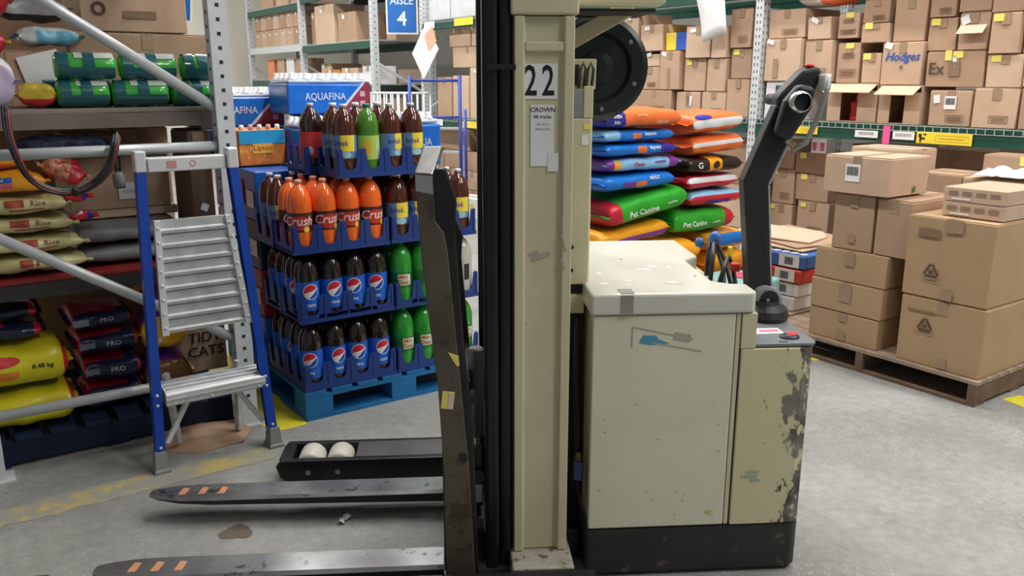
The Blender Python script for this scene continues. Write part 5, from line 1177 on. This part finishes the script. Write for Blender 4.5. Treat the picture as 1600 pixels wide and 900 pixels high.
# grey control plate on the rear housing
P('control_plate', MB().prism([(.484, .0), (.655, .0), (.672, .02), (.672, .66), (.64, .70), (.484, .70)], 'z', .741, .752), GREYP, .003)
cp = [o for o in tk.children if o.name.startswith('control_plate')][0]
q = quad(cp, 'instruction_label', .12, .055, (.545, .12, .7525), '+z', WHITE, 'white label with red lettering'); quad(q, 'red_print', .06, .022, (.022, 0, .0013), '+z', mat('light_red_print', (.75, .2, .28), .5))
P('power_button', MB().lathe([(.030, .7515), (.030, .756), (.022, .762), (.012, .764)], 18, Matrix.Translation((.606, .055, 0)) @ Matrix.Diagonal((1, .8, 1, 1))), MATS['cap_black'], smooth=False, parent=cp)
P('red_ring', MB().lathe([(.012, .764), (.016, .7635), (.012, .767)], 14, Matrix.Translation((.612, .055, 0))), RED, parent=cp)
text(cp, 'OFF', .016, (.57, .012, .7525), '+z', BLK)
# hood
hood = P('hood', MB().prism([(-.008, -.012), (.463, -.012), (.475, .0), (.475, .09), (.425, .10), (.385, .135), (.385, .44), (.445, .50), (.445, .80), (-.008, .80)], 'z', .849, .912), HOODM, .012, seg=3, label='pale cream hood top with chipped spots')
quad(hood, 'tape_patch', .036, .058, (.095, -.0125, .880), '-y', mat('grey_tape', (.30, .29, .25), .5))
quad(hood, 'tape_patch', .040, .05, (.097, .02, .9122), '+z', MATS['grey_tape'])
for k, (x, y, wx, wy) in enumerate(((.21, .30, .05, .03), (.25, .34, .04, .03), (.06, .25, .02, .02), (.13, .15, .03, .02), (.26, .12, .04, .025), (.30, .33, .02, .03), (.05, .12, .035, .02), (.12, .10, .02, .02))):
    rr = random.Random(k); pts = [(x + wx/2*math.cos(i*.9)*rr.uniform(.6, 1.2), y + wy/2*math.sin(i*.9)*rr.uniform(.6, 1.2)) for i in range(7)]
    P('paint_chip', MB().prism(pts, 'z', .9121, .9126), TW, parent=hood)
for x, y in ((.17, .46), (.35, .20)): P('scuff', MB().lathe([(.006, .9121), (.004, .9126)], 8, Matrix.Translation((x, y, 0))), FORKS, parent=hood)
# door marks: tape outline and the blue smear
dp = [o for o in tk.children if o.name.startswith('door_panel')][0]
o = MB().prism([(0, 0), (.012, .022), (.05, .02), (.058, .008), (.09, -.004), (.03, -.008)], 'y', -.0050, -.0044).build('blue_smear', mat('blue_smear', (.08, .32, .48), .5, var=.15), dp, loc=(.135, 0, .765))
for (x0, z0, x1, z1) in ((.115, .812, .295, .772), (.17, .765, .32, .735), (.115, .812, .115, .75)):
    MB().bar((x0, -.0046, z0), (x1, -.0046, z1), .0012, .004).build('tape_residue', mat('tape_residue', (.42, .40, .31), .6), dp)
quad(dp, 'tape_residue', .05, .022, (.262, -.0044, .779), '-y', MATS['tape_residue'], roll=-.18)
fk = random.Random(12)
for k in range(16):
    x, z = fk.uniform(.03, .40), fk.uniform(.19, .6); r_ = fk.uniform(.0015, .005)
    MB().prism([(r_*math.cos(i*1.05)*fk.uniform(.5, 1.6), r_*math.sin(i*1.05)*fk.uniform(.5, 1.1)) for i in range(6)], 'y', -.0048, -.0042).build('dirt_fleck', MATS['tape_residue'], dp, loc=(x, 0, z))
MB().prism([(0, 0), (.012, .010), (.034, .008), (.026, -.002), (.036, -.012), (.014, -.008)], 'y', -.0048, -.0042).build('yellow_smear', mat('yellow_smear', (.62, .55, .25), .5), dp, loc=(.355, 0, .215))
rp = [o for o in tk.children if o.name.startswith('rear_panel')][0]
for k, z in enumerate((.33, .345, .318)): quad(rp, 'green_smear', .05 - .01*k, .008, (.49 + .01*k, -.0045, z), '-y', mat('green_smear', (.36, .42, .30), .6))
# bulkhead and gap between mast and body
P('bulkhead', MB().box(-.045, -.008, .18, .76, .02, .84), SKIRT, .004)
P('hydraulic_hose', MB().tube([(-.03, .13, .18), (-.028, .12, .30), (-.02, .12, .42), (-.025, .15, .6), (-.02, .16, .8)], .010, 10), MATS['cable_black'], smooth=True)
P('connector', MB().box(-.030, -.006, .09, .125, .285, .345), mat('connector_blue', (.10, .14, .42), .4), .003, label='blue plug connector')
P('connector_cap', MB().lathe([(.009, .346), (.011, .36), (.006, .375)], 10, Matrix.Translation((-.017, .107, 0))), mat('brass', (.30, .22, .10), .4, .6))
P('cable', MB().tube([(-.017, .107, .285), (-.014, .10, .22), (-.01, .11, .17)], .004, 8), MATS['cable_black'], smooth=True)
# mast: cream outer channels, web facing outwards, near and far
def channel(y0, sgn, name='outer_mast_channel'):
    xa, xb = -.226, -.066; d = .085*sgn; fl = .026; q = .016*sgn
    pts = [(xa, y0), (xa + fl, y0), (xa + fl + .004, y0 + q), (xb - fl - .006, y0 + q), (xb - fl, y0), (xb, y0), (xb, y0 + d), (xa, y0 + d)]
    if sgn < 0: pts = pts[::-1]
    return P(name, MB().prism(pts, 'z', .102, 1.665), CREAM, .003, label='cream mast column with recessed face')
ch = channel(.0, 1); ch2 = channel(.56, -1)
for yy, sg in ((.0, 1), (.56, -1)):
    P('mast_cap', MB().box(-.236, -.056, min(yy - .004*sg, yy + .10*sg), max(yy - .004*sg, yy + .10*sg), 1.667, 1.80), CREAM, .006)
    P('cross_rib', MB().box(-.198, -.094, min(yy + .003*sg, yy + .03*sg), max(yy + .003*sg, yy + .03*sg), 1.575, 1.600), CREAM, .004)
    P('mast_top', MB().box(-.226, -.066, min(yy + .01*sg, yy + .085*sg), max(yy + .01*sg, yy + .085*sg), 1.802, 2.15), CREAM, .003)
P('top_crossbeam', MB().box(-.22, -.07, .087, .473, 1.70, 1.78), CREAM, .006)
P('rear_cross_arm', MB().prism([(.0, 1.70), (.19, 1.70), (.20, 1.71), (.20, 1.78), (-.055, 1.78), (-.055, 1.70)], 'y', .10, .18), CREAM, .006)
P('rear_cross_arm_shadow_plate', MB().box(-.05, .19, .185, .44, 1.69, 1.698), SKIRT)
P('slanted_brace', MB().bar((-.055, .40, 1.60), (.16, .36, 1.72), .03, .05), CREAM, .003)
# number plate and label on the near column (recessed web at y = .016)
w_y = .0145
pl = quad(ch, 'number_plate', .098, .092, (-.158, w_y, 1.498), '-y', WHITE, 'white plate reading 22')
for s in (-1, 1): text(pl, '2', .112, (s*.0235, -.002, .0014), '+z', BLK, sx=.64)
dl = quad(ch, 'rating_label', .064, .165, (-.149, w_y, 1.355), '-y', WHITE, 'white rating label with lettering')
text(dl, 'CROWN', .0165, (0, .068, .0014), '+z', BLK, sx=1.05, shear=.15); text(dl, 'lift trucks', .0125, (0, .05, .0014), '+z', BLK)
for j, (yy, s_) in enumerate(((.030, 'CAP. AT LC'), (.017, '2000 LB 24 IN'))): text(dl, s_, .008, (0, yy, .0014), '+z', MATS['grey_ink'], sx=.85)
quad(dl, 'folded_corner', .030, .05, (.030, -.072, .0013), '+z', WHITE)
for x, z, w_, h_ in ((-.15, 1.02, .05, .012), (-.17, 1.03, .03, .006), (-.09, 1.0, .006, .03), (-.088, 1.06, .004, .05)): quad(ch, 'scuff', w_, h_, (x, w_y - .0003 if x < -.1 else -.0012, z), '-y', MATS['tape_residue'], roll=.3)
# black inner channel beside the cream one
def inner(y0, sgn):
    for k, (xa, xb, yy) in enumerate(((-.312, -.272, .0), (-.266, -.236, .012))):
        a, b = y0 + yy*sgn, y0 + (yy + .07)*sgn
        o = P('inner_mast_rail', MB().prism([(xa, min(a, b)), (xa + .010, min(a, b) - .004), (xb - .010, min(a, b) - .004), (xb, min(a, b)), (xb, max(a, b)), (xa, max(a, b))], 'z', .05, 2.1), MAST, .002)
inner(.0, 1); inner(.56, -1)
P('mast_gap_plate', MB().box(-.273, -.228, .03, .05, .05, 2.1), HOLE)
P('mast_gap_plate', MB().box(-.273, -.228, .50, .52, .05, 2.1), HOLE)
P('hose_clamp', MB().box(-.30, -.222, -.012, -.004, 1.527, 1.542), IRON, .003)
lk = MB()
for k in range(60): lk.box(-.300, -.290, .085, .097, .62 + k*.0245, .637 + k*.0245)
lk.build('lift_chain', IRON, tk)['kind'] = 'stuff'
# base box at the foot of the near column, straddle legs
P('column_foot', MB().box(-.238, -.052, -.092, .10, .012, .100), mat('worn_foot_top', (.42, .40, .33), .5, var=.2, scale=14, c2=(.16, .11, .06), thr=.56), .008, label='worn cream foot block with scraped edge')
P('scraped_face', MB().box(-.232, -.058, -.0935, -.0925, .016, .092), mat('scraped_brown', (.27, .15, .06), .6, var=.25))
P('column_foot', MB().box(-.238, -.052, .46, .64, .012, .100), MATS['worn_foot_top'], .008)
P('axle_beam', MB().box(-.34, -.008, .102, .455, .015, .11), IRON, .006)
def leg(y0, y1, lab):
    t = P('straddle_leg', MB().box(-.44, .0, y0, y1, .022, .118), IRON, .006, label=lab)
    # side plates and closed nose; rollers between them
    ya, yb = min(y0, y1), max(y0, y1)
    MB().prism([(-1.06, .05), (-1.02, .024), (-.4405, .024), (-.4405, .118), (-1.055, .118), (-1.075, .095)], 'y', ya, ya + .028).build('side_plate', IRON, t, .004)
    MB().prism([(-1.06, .05), (-1.02, .024), (-.4405, .024), (-.4405, .118), (-1.055, .118), (-1.075, .095)], 'y', yb - .028, yb).build('side_plate', IRON, t, .004)
    MB().box(-.78, -.4405, ya + .029, yb - .029, .100, .117).build('top_plate', mat('leg_top_grey', (.13, .13, .135), .4, .4, var=.2), t)
    MB().box(-1.066, -1.02, ya + .029, yb - .029, .06, .116).build('nose_block', IRON, t, .004)
    for x in (-.955, -.845):
        MB().lathe([(.040, ya + .034), (.050, ya + .045), (.051, (ya + yb)/2), (.050, yb - .045), (.040, yb - .034)], 28, Matrix.Translation((x, 0, .078)) @ Matrix(((1, 0, 0, 0), (0, 0, 1, 0), (0, -1, 0, 0), (0, 0, 0, 1)))).build('load_roller', mat('cream_roller', (.62, .60, .53), .4, var=.08), t, smooth=True)
        M = Matrix.Translation((x, 0, .072)) @ Matrix(((1, 0, 0, 0), (0, 0, 1, 0), (0, -1, 0, 0), (0, 0, 0, 1)))
        MB().lathe([(.020, ya - .004), (.020, ya + .001)], 16, M).build('axle_collar', FORKS, t); MB().lathe([(.010, ya - .007), (.010, ya - .003)], 12, M).build('axle_bolt', BRIGHT, t)
    return t
leg(.645, .83, 'far straddle leg with two cream rollers in its tip')
leg(-.315, -.13, 'near straddle leg')
P('leg_bridge', MB().box(-.24, -.05, -.129, -.093, .02, .095), IRON); P('leg_bridge', MB().box(-.24, -.05, .641, .70, .02, .095), IRON)
# forks
OR = mat('orange_wear_mark', (.55, .24, .12), .6, var=.15)
def fork(yc, lab):
    w_ = .062
    ys = yc - w_
    mb = MB(); segs = [(-1.475, .30, .006), (-1.44, .62, .012), (-1.36, .92, .018), (-1.25, 1., .024), (-.44, 1., .040)]
    vs = []
    for x, k, th in segs:
        vs += [(x, yc - w_*k, .092 - th), (x, yc + w_*k, .092 - th), (x, yc + w_*k - .012*k, .092), (x, yc - w_*k + .014*k, .092), (x, yc - w_*k, .084)]
    n = 5; fs = [tuple(range(n)), tuple((len(segs) - 1)*n + i for i in range(n - 1, -1, -1))]
    for j in range(len(segs) - 1): fs += [(j*n + i, j*n + (i + 1) % n, (j + 1)*n + (i + 1) % n, (j + 1)*n + i) for i in range(n)]
    f = mb.add(vs, fs)
    for i, ff in enumerate(mb.f):
        q = [i_ % 5 for i_ in ff]
        if i >= 2: mb.m[i] = 0 if set(q) & {3} and set(q) & {2, 4} else 1
    f = mb.build('fork_blade', [FORKM, FORKS], tk, .002); f['label'] = lab
    for k, x in enumerate((-1.36, -1.293, -1.225)):
        MB().prism([(x - .014, -.026), (x + .010, -.024), (x + .014, .022), (x - .008, .026)], 'z', .0922, .0927).build('orange_mark', OR, f, loc=(0, yc, 0))
    MB().box(-.4385, -.395, ys + .05, yc + w_, .045, .70).build('fork_shank', IRON, f, .004)
    return f
fork(.010, 'near black fork with bright worn edge'); fork(.485, 'far black fork with bright worn edge')
# carriage side plate with bent bare-metal tip
def side_plate(y0, lab, dx=0):
    pts = [(-.433, .03), (-.345, .03), (-.360, .41), (-.387, .757), (-.410, 1.05), (-.419, 1.105), (-.442, 1.139), (-.446, 1.262), (-.492, 1.266), (-.490, 1.217), (-.481, 1.046), (-.454, .76), (-.445, .684), (-.433, .41)]
    o = P('carriage_plate', MB().prism(pts, 'y', y0, y0 + .022), BROWN, .003, label=lab)
    # bent polished tip leaning back
    vs = [(-.492, y0, 1.267), (-.446, y0, 1.263), (-.446, y0 + .022, 1.258), (-.492, y0 + .022, 1.262), (-.470, y0 + .085, 1.330), (-.420, y0 + .085, 1.330), (-.418, y0 + .10, 1.314), (-.470, y0 + .10, 1.314)]
    MB().add(vs, [(0, 1, 2, 3), (4, 5, 6, 7), (0, 1, 5, 4), (1, 2, 6, 5), (2, 3, 7, 6), (3, 0, 4, 7)]).build('bent_tip', BRIGHT, o, .003)
    MB().prism([(-.4905, 1.22), (-.4455, 1.21), (-.4465, 1.258), (-.491, 1.262)], 'y', y0 - .0012, y0 - .0002).build('rubbed_edge', BRIGHT, o)
    # dark backing plate set behind, following the slope
    MB().prism([(-.42, .03), (-.335, .03), (-.347, .56), (-.367, .74), (-.390, 1.10), (-.385, 1.19), (-.414, 1.275), (-.462, 1.275), (-.462, .98), (-.43, .60)], 'y', y0 + .024, y0 + .078).build('backing_plate', IRON, o, .004)
    return o
sp = side_plate(-.085, 'brown steel carriage side plate with polished bent tip')
far_ = side_plate(.44, 'far carriage side plate'); far_.location.x = .02; far_.scale = (1, 1, .84)
MB().prism([(-.415, .775), (-.386, .765), (-.384, .735), (-.392, .735)], 'y', -.0866, -.0852).build('yellow_sticker', YEL, sp); quad(sp, 'yellow_sticker', .034, .052, (-.418, -.0852, .635), '-y', YEL, 'yellow and pale sticker', roll=-.12); quad(sp, 'pale_half', .015, .048, (-.409, -.0866, .633), '-y', mat('pale_peach', (.75, .6, .5), .5), roll=-.12)
MB().lathe([(.013, -.092), (.013, -.0855)], 12, Matrix.Translation((-.378, 0, .46)) @ Matrix(((1, 0, 0, 0), (0, 0, 1, 0), (0, 1, 0, 0), (0, 0, 0, 1)))).build('carriage_bolt', IRON, sp)
for z in (.09, .56): P('carriage_bar', MB().box(-.394, -.352, .07, .49, z, z + .07), IRON, .004)
# lift cylinder between the rails
P('lift_cylinder', MB().lathe([(.022, .40), (.025, .405), (.025, .690), (.020, .695)], 20, Matrix.Translation((-.332, .20, 0))), mat('grey_cylinder', (.20, .205, .21), .4, .4, var=.1), smooth=False)
P('cylinder_rod', MB().lathe([(.012, .12), (.012, .40)], 14, Matrix.Translation((-.332, .20, 0))), BRIGHT)
P('roller_bracket', MB().box(-.345, -.318, .035, .07, .24, .43), IRON, .004); P('chain_anchor', MB().box(-.342, -.320, .02, .034, .26, .32), mat('bare_plate', (.32, .33, .33), .4, .5), .002)
P('roller_bracket', MB().box(-.348, -.316, .03, .09, .05, .17), IRON, .004)
P('guide_roller', MB().lathe([(.022, .02), (.022, .05)], 16, Matrix.Translation((-.335, 0, .345)) @ Matrix(((1, 0, 0, 0), (0, 0, 1, 0), (0, -1, 0, 0), (0, 0, 0, 1)))), IRON)
P('guide_roller', MB().lathe([(.016, .0), (.016, .02)], 16, Matrix.Translation((-.356, 0, .60)) @ Matrix(((1, 0, 0, 0), (0, 0, 1, 0), (0, -1, 0, 0), (0, 0, 0, 1)))), IRON)
# second column behind the mast with hose reel
c2 = P('reel_column', MB().prism([(-.060, .14), (.006, .14), (.010, .15), (.010, .24), (-.060, .24)], 'z', .905, 1.395), CREAM, .004, label='shorter cream column behind the mast')
P('upper_column_strip', MB().box(-.018, .010, .14, .165, 1.396, 1.485), CREAM, .003)
P('grey_cover_sheet', MB().box(-.060, -.019, .142, .150, 1.396, 1.475), mat('milky_plastic', (.30, .31, .36), .3, var=.3), .002)
P('column_block', MB().box(-.060, -.004, .14, .24, .815, .872), CREAM, .004); P('column_gap', MB().box(-.058, -.004, .16, .23, .873, .904), HOLE)
quad(c2, 'yellow_tape', .022, .016, (-.006, .1393, 1.372), '-y', YEL); quad(c2, 'yellow_arrow', .02, .03, (-.012, .1393, 1.335), '-y', TW)
for z in (.95, 1.02): P('panel_screw', MB().lathe([(.006, .136), (.006, .140)], 10, Matrix.Translation((-.045, 0, z)) @ Matrix(((1, 0, 0, 0), (0, 0, 1, 0), (0, -1, 0, 0), (0, 0, 0, 1)))), IRON)
P('guide_bracket', MB().prism([(-.062, 1.475), (.020, 1.475), (.022, 1.56), (-.062, 1.56)], 'y', .17, .19), CREAM, .003)
P('bracket_slot', MB().box(-.040, -.028, .166, .1695, 1.487, 1.545), HOLE, .004)
for x in (-.02, .002): P('hose_loop', MB().tube([(x - .012, .155, 1.48), (x - .008, .150, 1.53), (x, .148, 1.548), (x + .008, .150, 1.53), (x + .004, .155, 1.48)], .0045, 8), mat('hose_fitting', (.08, .08, .07), .4, .3), smooth=True)
RM = Matrix.Translation((.075, .50, 1.540)) @ Matrix(((1, 0, 0, 0), (0, 0, 1, 0), (0, -1, 0, 0), (0, 0, 0, 1)))
RUB = mat('reel_black', (.015, .018, .020), .32, var=.3, scale=6)
rl = P('hose_reel', MB().lathe([(.05, -.012), (.100, -.012), (.112, -.030), (.150, -.034), (.166, -.024), (.168, -.008), (.168, .030), (.160, .040), (.05, .040)], 48, RM), RUB, smooth=False, label='black hose reel disc behind the mast')
for p_ in rl.data.polygons: p_.use_smooth = True
rl.data.set_sharp_from_angle(angle=R(30))
MB().lathe([(.028, -.05), (.05, -.045), (.052, -.012)], 24, RM).build('reel_hub', IRON, rl)
for k in range(6):
    a = k*R(60) + .4; MB().lathe([(.006, -.040), (.008, -.034)], 10, RM @ Matrix.Translation((.131*math.cos(a), .131*math.sin(a), 0))).build('reel_bolt', GREYP, rl)
P('reel_arm', MB().box(-.064, -.05, .47, .51, 1.50, 1.58), IRON); P('reel_arm', MB().box(-.055, .06, .515, .545, 1.52, 1.56), IRON, .003)
# tiller
TB_ = mat('tiller_black', (.018, .018, .019), .45, var=.2); TG = mat('tiller_edge_grey', (.38, .38, .36), .4, .2, var=.3)
base = P('tiller_base', MB().lathe([(.095, .753), (.098, .765), (.090, .785), (.062, .80), (.058, .81)], 30, Matrix.Translation((.612, .30, 0)) @ Matrix.Diagonal((.8, 1.1, 1, 1))), TB_, label='round black tiller pivot')
MB().prism([(.565, .78), (.665, .78), (.665, .82), (.645, .85), (.60, .862), (.57, .85)], 'y', .262, .335).build('pivot_housing', MATS['grey_rubber'], base, .012)
MB().lathe([(.03, 0), (.03, .006)], 20, Matrix.Translation((.617, .2615, .815)) @ Matrix.Rotation(R(90), 4, 'X')).build('pivot_disc', TB_, base); MB().lathe([(.006, .006), (.006, .009)], 10, Matrix.Translation((.610, .2615, .815)) @ Matrix.Rotation(R(90), 4, 'X')).build('pivot_bolt', BRIGHT, base)
def TT(px): return px
arm = MB().prism([(.552, .838), (.624, .838), (.590, 1.180), (.662, 1.36), (.600, 1.43), (.512, 1.198)], 'y', .275, .33)
P('tiller_arm', arm, TB_, .006, label='bent black tiller arm')
P('arm_edge', MB().prism([(.6255, .84), (.633, .84), (.599, 1.180), (.5915, 1.182)], 'y', .279, .345), TG, .002)
P('arm_edge', MB().prism([(.592, 1.184), (.600, 1.182), (.671, 1.357), (.664, 1.362)], 'y', .279, .345), TG, .002)
P('tiller_throat', MB().prism([(.585, 1.34), (.635, 1.32), (.695, 1.42), (.700, 1.48), (.65, 1.49), (.61, 1.44)], 'y', .23, .2745), TB_, .012)
P('tiller_head', MB().prism([(.62, 1.40), (.625, 1.455), (.70, 1.535), (.752, 1.545), (.762, 1.51), (.71, 1.39), (.672, 1.345)], 'y', .331, .40), TB_, .014, seg=3)
P('grip_ring', MB().lathe([(.026, -.02), (.0315, -.014), (.033, .0), (.031, .012), (.026, .02)], 26, Matrix.Translation((.645, .212, 1.438)) @ Matrix(((1, 0, 0, 0), (0, 0, 1, 0), (0, -1, 0, 0), (0, 0, 0, 1))), caps=False), BRIGHT, smooth=True, label='bright metal grip end ring')
P('grip_tube', MB().lathe([(.0257, -.006), (.0257, .016)], 22, Matrix.Translation((.645, .214, 1.438)) @ Matrix(((1, 0, 0, 0), (0, 0, 1, 0), (0, -1, 0, 0), (0, 0, 0, 1)))), HOLE)
P('handle_loop', MB().tube([(.676, .245, 1.44), (.662, .245, 1.38), (.628, .25, 1.315), (.650, .25, 1.292), (.69, .25, 1.315), (.722, .255, 1.39), (.745, .26, 1.46), (.748, .265, 1.515)], .0085, 12), mat('handle_grey', (.30, .30, .29), .35, .4, var=.3), smooth=True)
P('horn_button', MB().lathe([(.014, 0), (.016, .006), (.008, .012)], 16, Matrix.Translation((.725, .355, 1.540))), RED, smooth=True, label='red horn button')
P('thumb_lever', MB().box(.745, .765, .27, .33, 1.47, 1.52), mat('lever_clear', (.55, .57, .6), .2), .006)
# far side of the tiller head: second grip, and rear guard bar
P('grip_tube', MB().lathe([(.016, 0), (.018, .05), (.018, .10)], 16, Matrix.Translation((.66, .401, 1.44)) @ Matrix(((1, 0, 0, 0), (0, 0, 1, 0), (0, 1, 0, 0), (0, 0, 0, 1)))), TB_, smooth=True)
# black straps with blue and red clips dangling over the hood's far edge
t = thing('charger_cable', 'tangle of black cables with blue and red clips beside the rear of the hood', 'cable', (tk.location[0] + .05, tk.location[1], .0), R(4))
def sm_(pts):
    out = []
    for i in range(len(pts) - 1):
        for u in (0, .33, .66):
            p0 = Vector(pts[max(0, i - 1)]); p1 = Vector(pts[i]); p2 = Vector(pts[i + 1]); p3 = Vector(pts[min(len(pts) - 1, i + 2)])
            out.append(.5*((2*p1) + (p2 - p0)*u + (2*p0 - 5*p1 + 4*p2 - p3)*u*u + (3*p1 - p0 - 3*p2 + p3)*u**3))
    out.append(Vector(pts[-1])); return out
for k, pts in enumerate(([(.41, .40, .80), (.43, .44, .92), (.46, .52, .955), (.49, .5, .90), (.50, .42, .80)], [(.42, .47, .80), (.44, .52, .93), (.475, .60, .96), (.50, .54, .86), (.48, .46, .79)], [(.43, .38, .81), (.455, .40, .88), (.49, .45, .915), (.505, .42, .84), (.49, .36, .79)])):
    MB().tube(sm_(pts), .008, 8).build('cable', MATS['cable_black'], t, smooth=True)
MB().lathe([(.018, 0), (.024, .012), (.02, .035), (.008, .045)], 14, Matrix.Translation((.468, .54, .945))).build('blue_clip', mat('clip_blue', (.05, .15, .45), .25), t, smooth=True)
MB().lathe([(.014, 0), (.018, .01), (.012, .03)], 14, Matrix.Translation((.43, .60, .925))).build('blue_clip', MATS['clip_blue'], t, smooth=True)
MB().box(.485, .515, .40, .43, .875, .905).build('red_clip', RED, t, .006)
MB().box(.49, .505, .46, .475, .90, .95).build('yellow_clip', YELB, t, .003)
MB().box(.455, .52, .36, .62, .755, .775).build('cable_tray', IRON, t, .004)
print('OBJECTS', len(bpy.data.objects), 'TRIS', sum(len(m.polygons) for m in bpy.data.meshes))
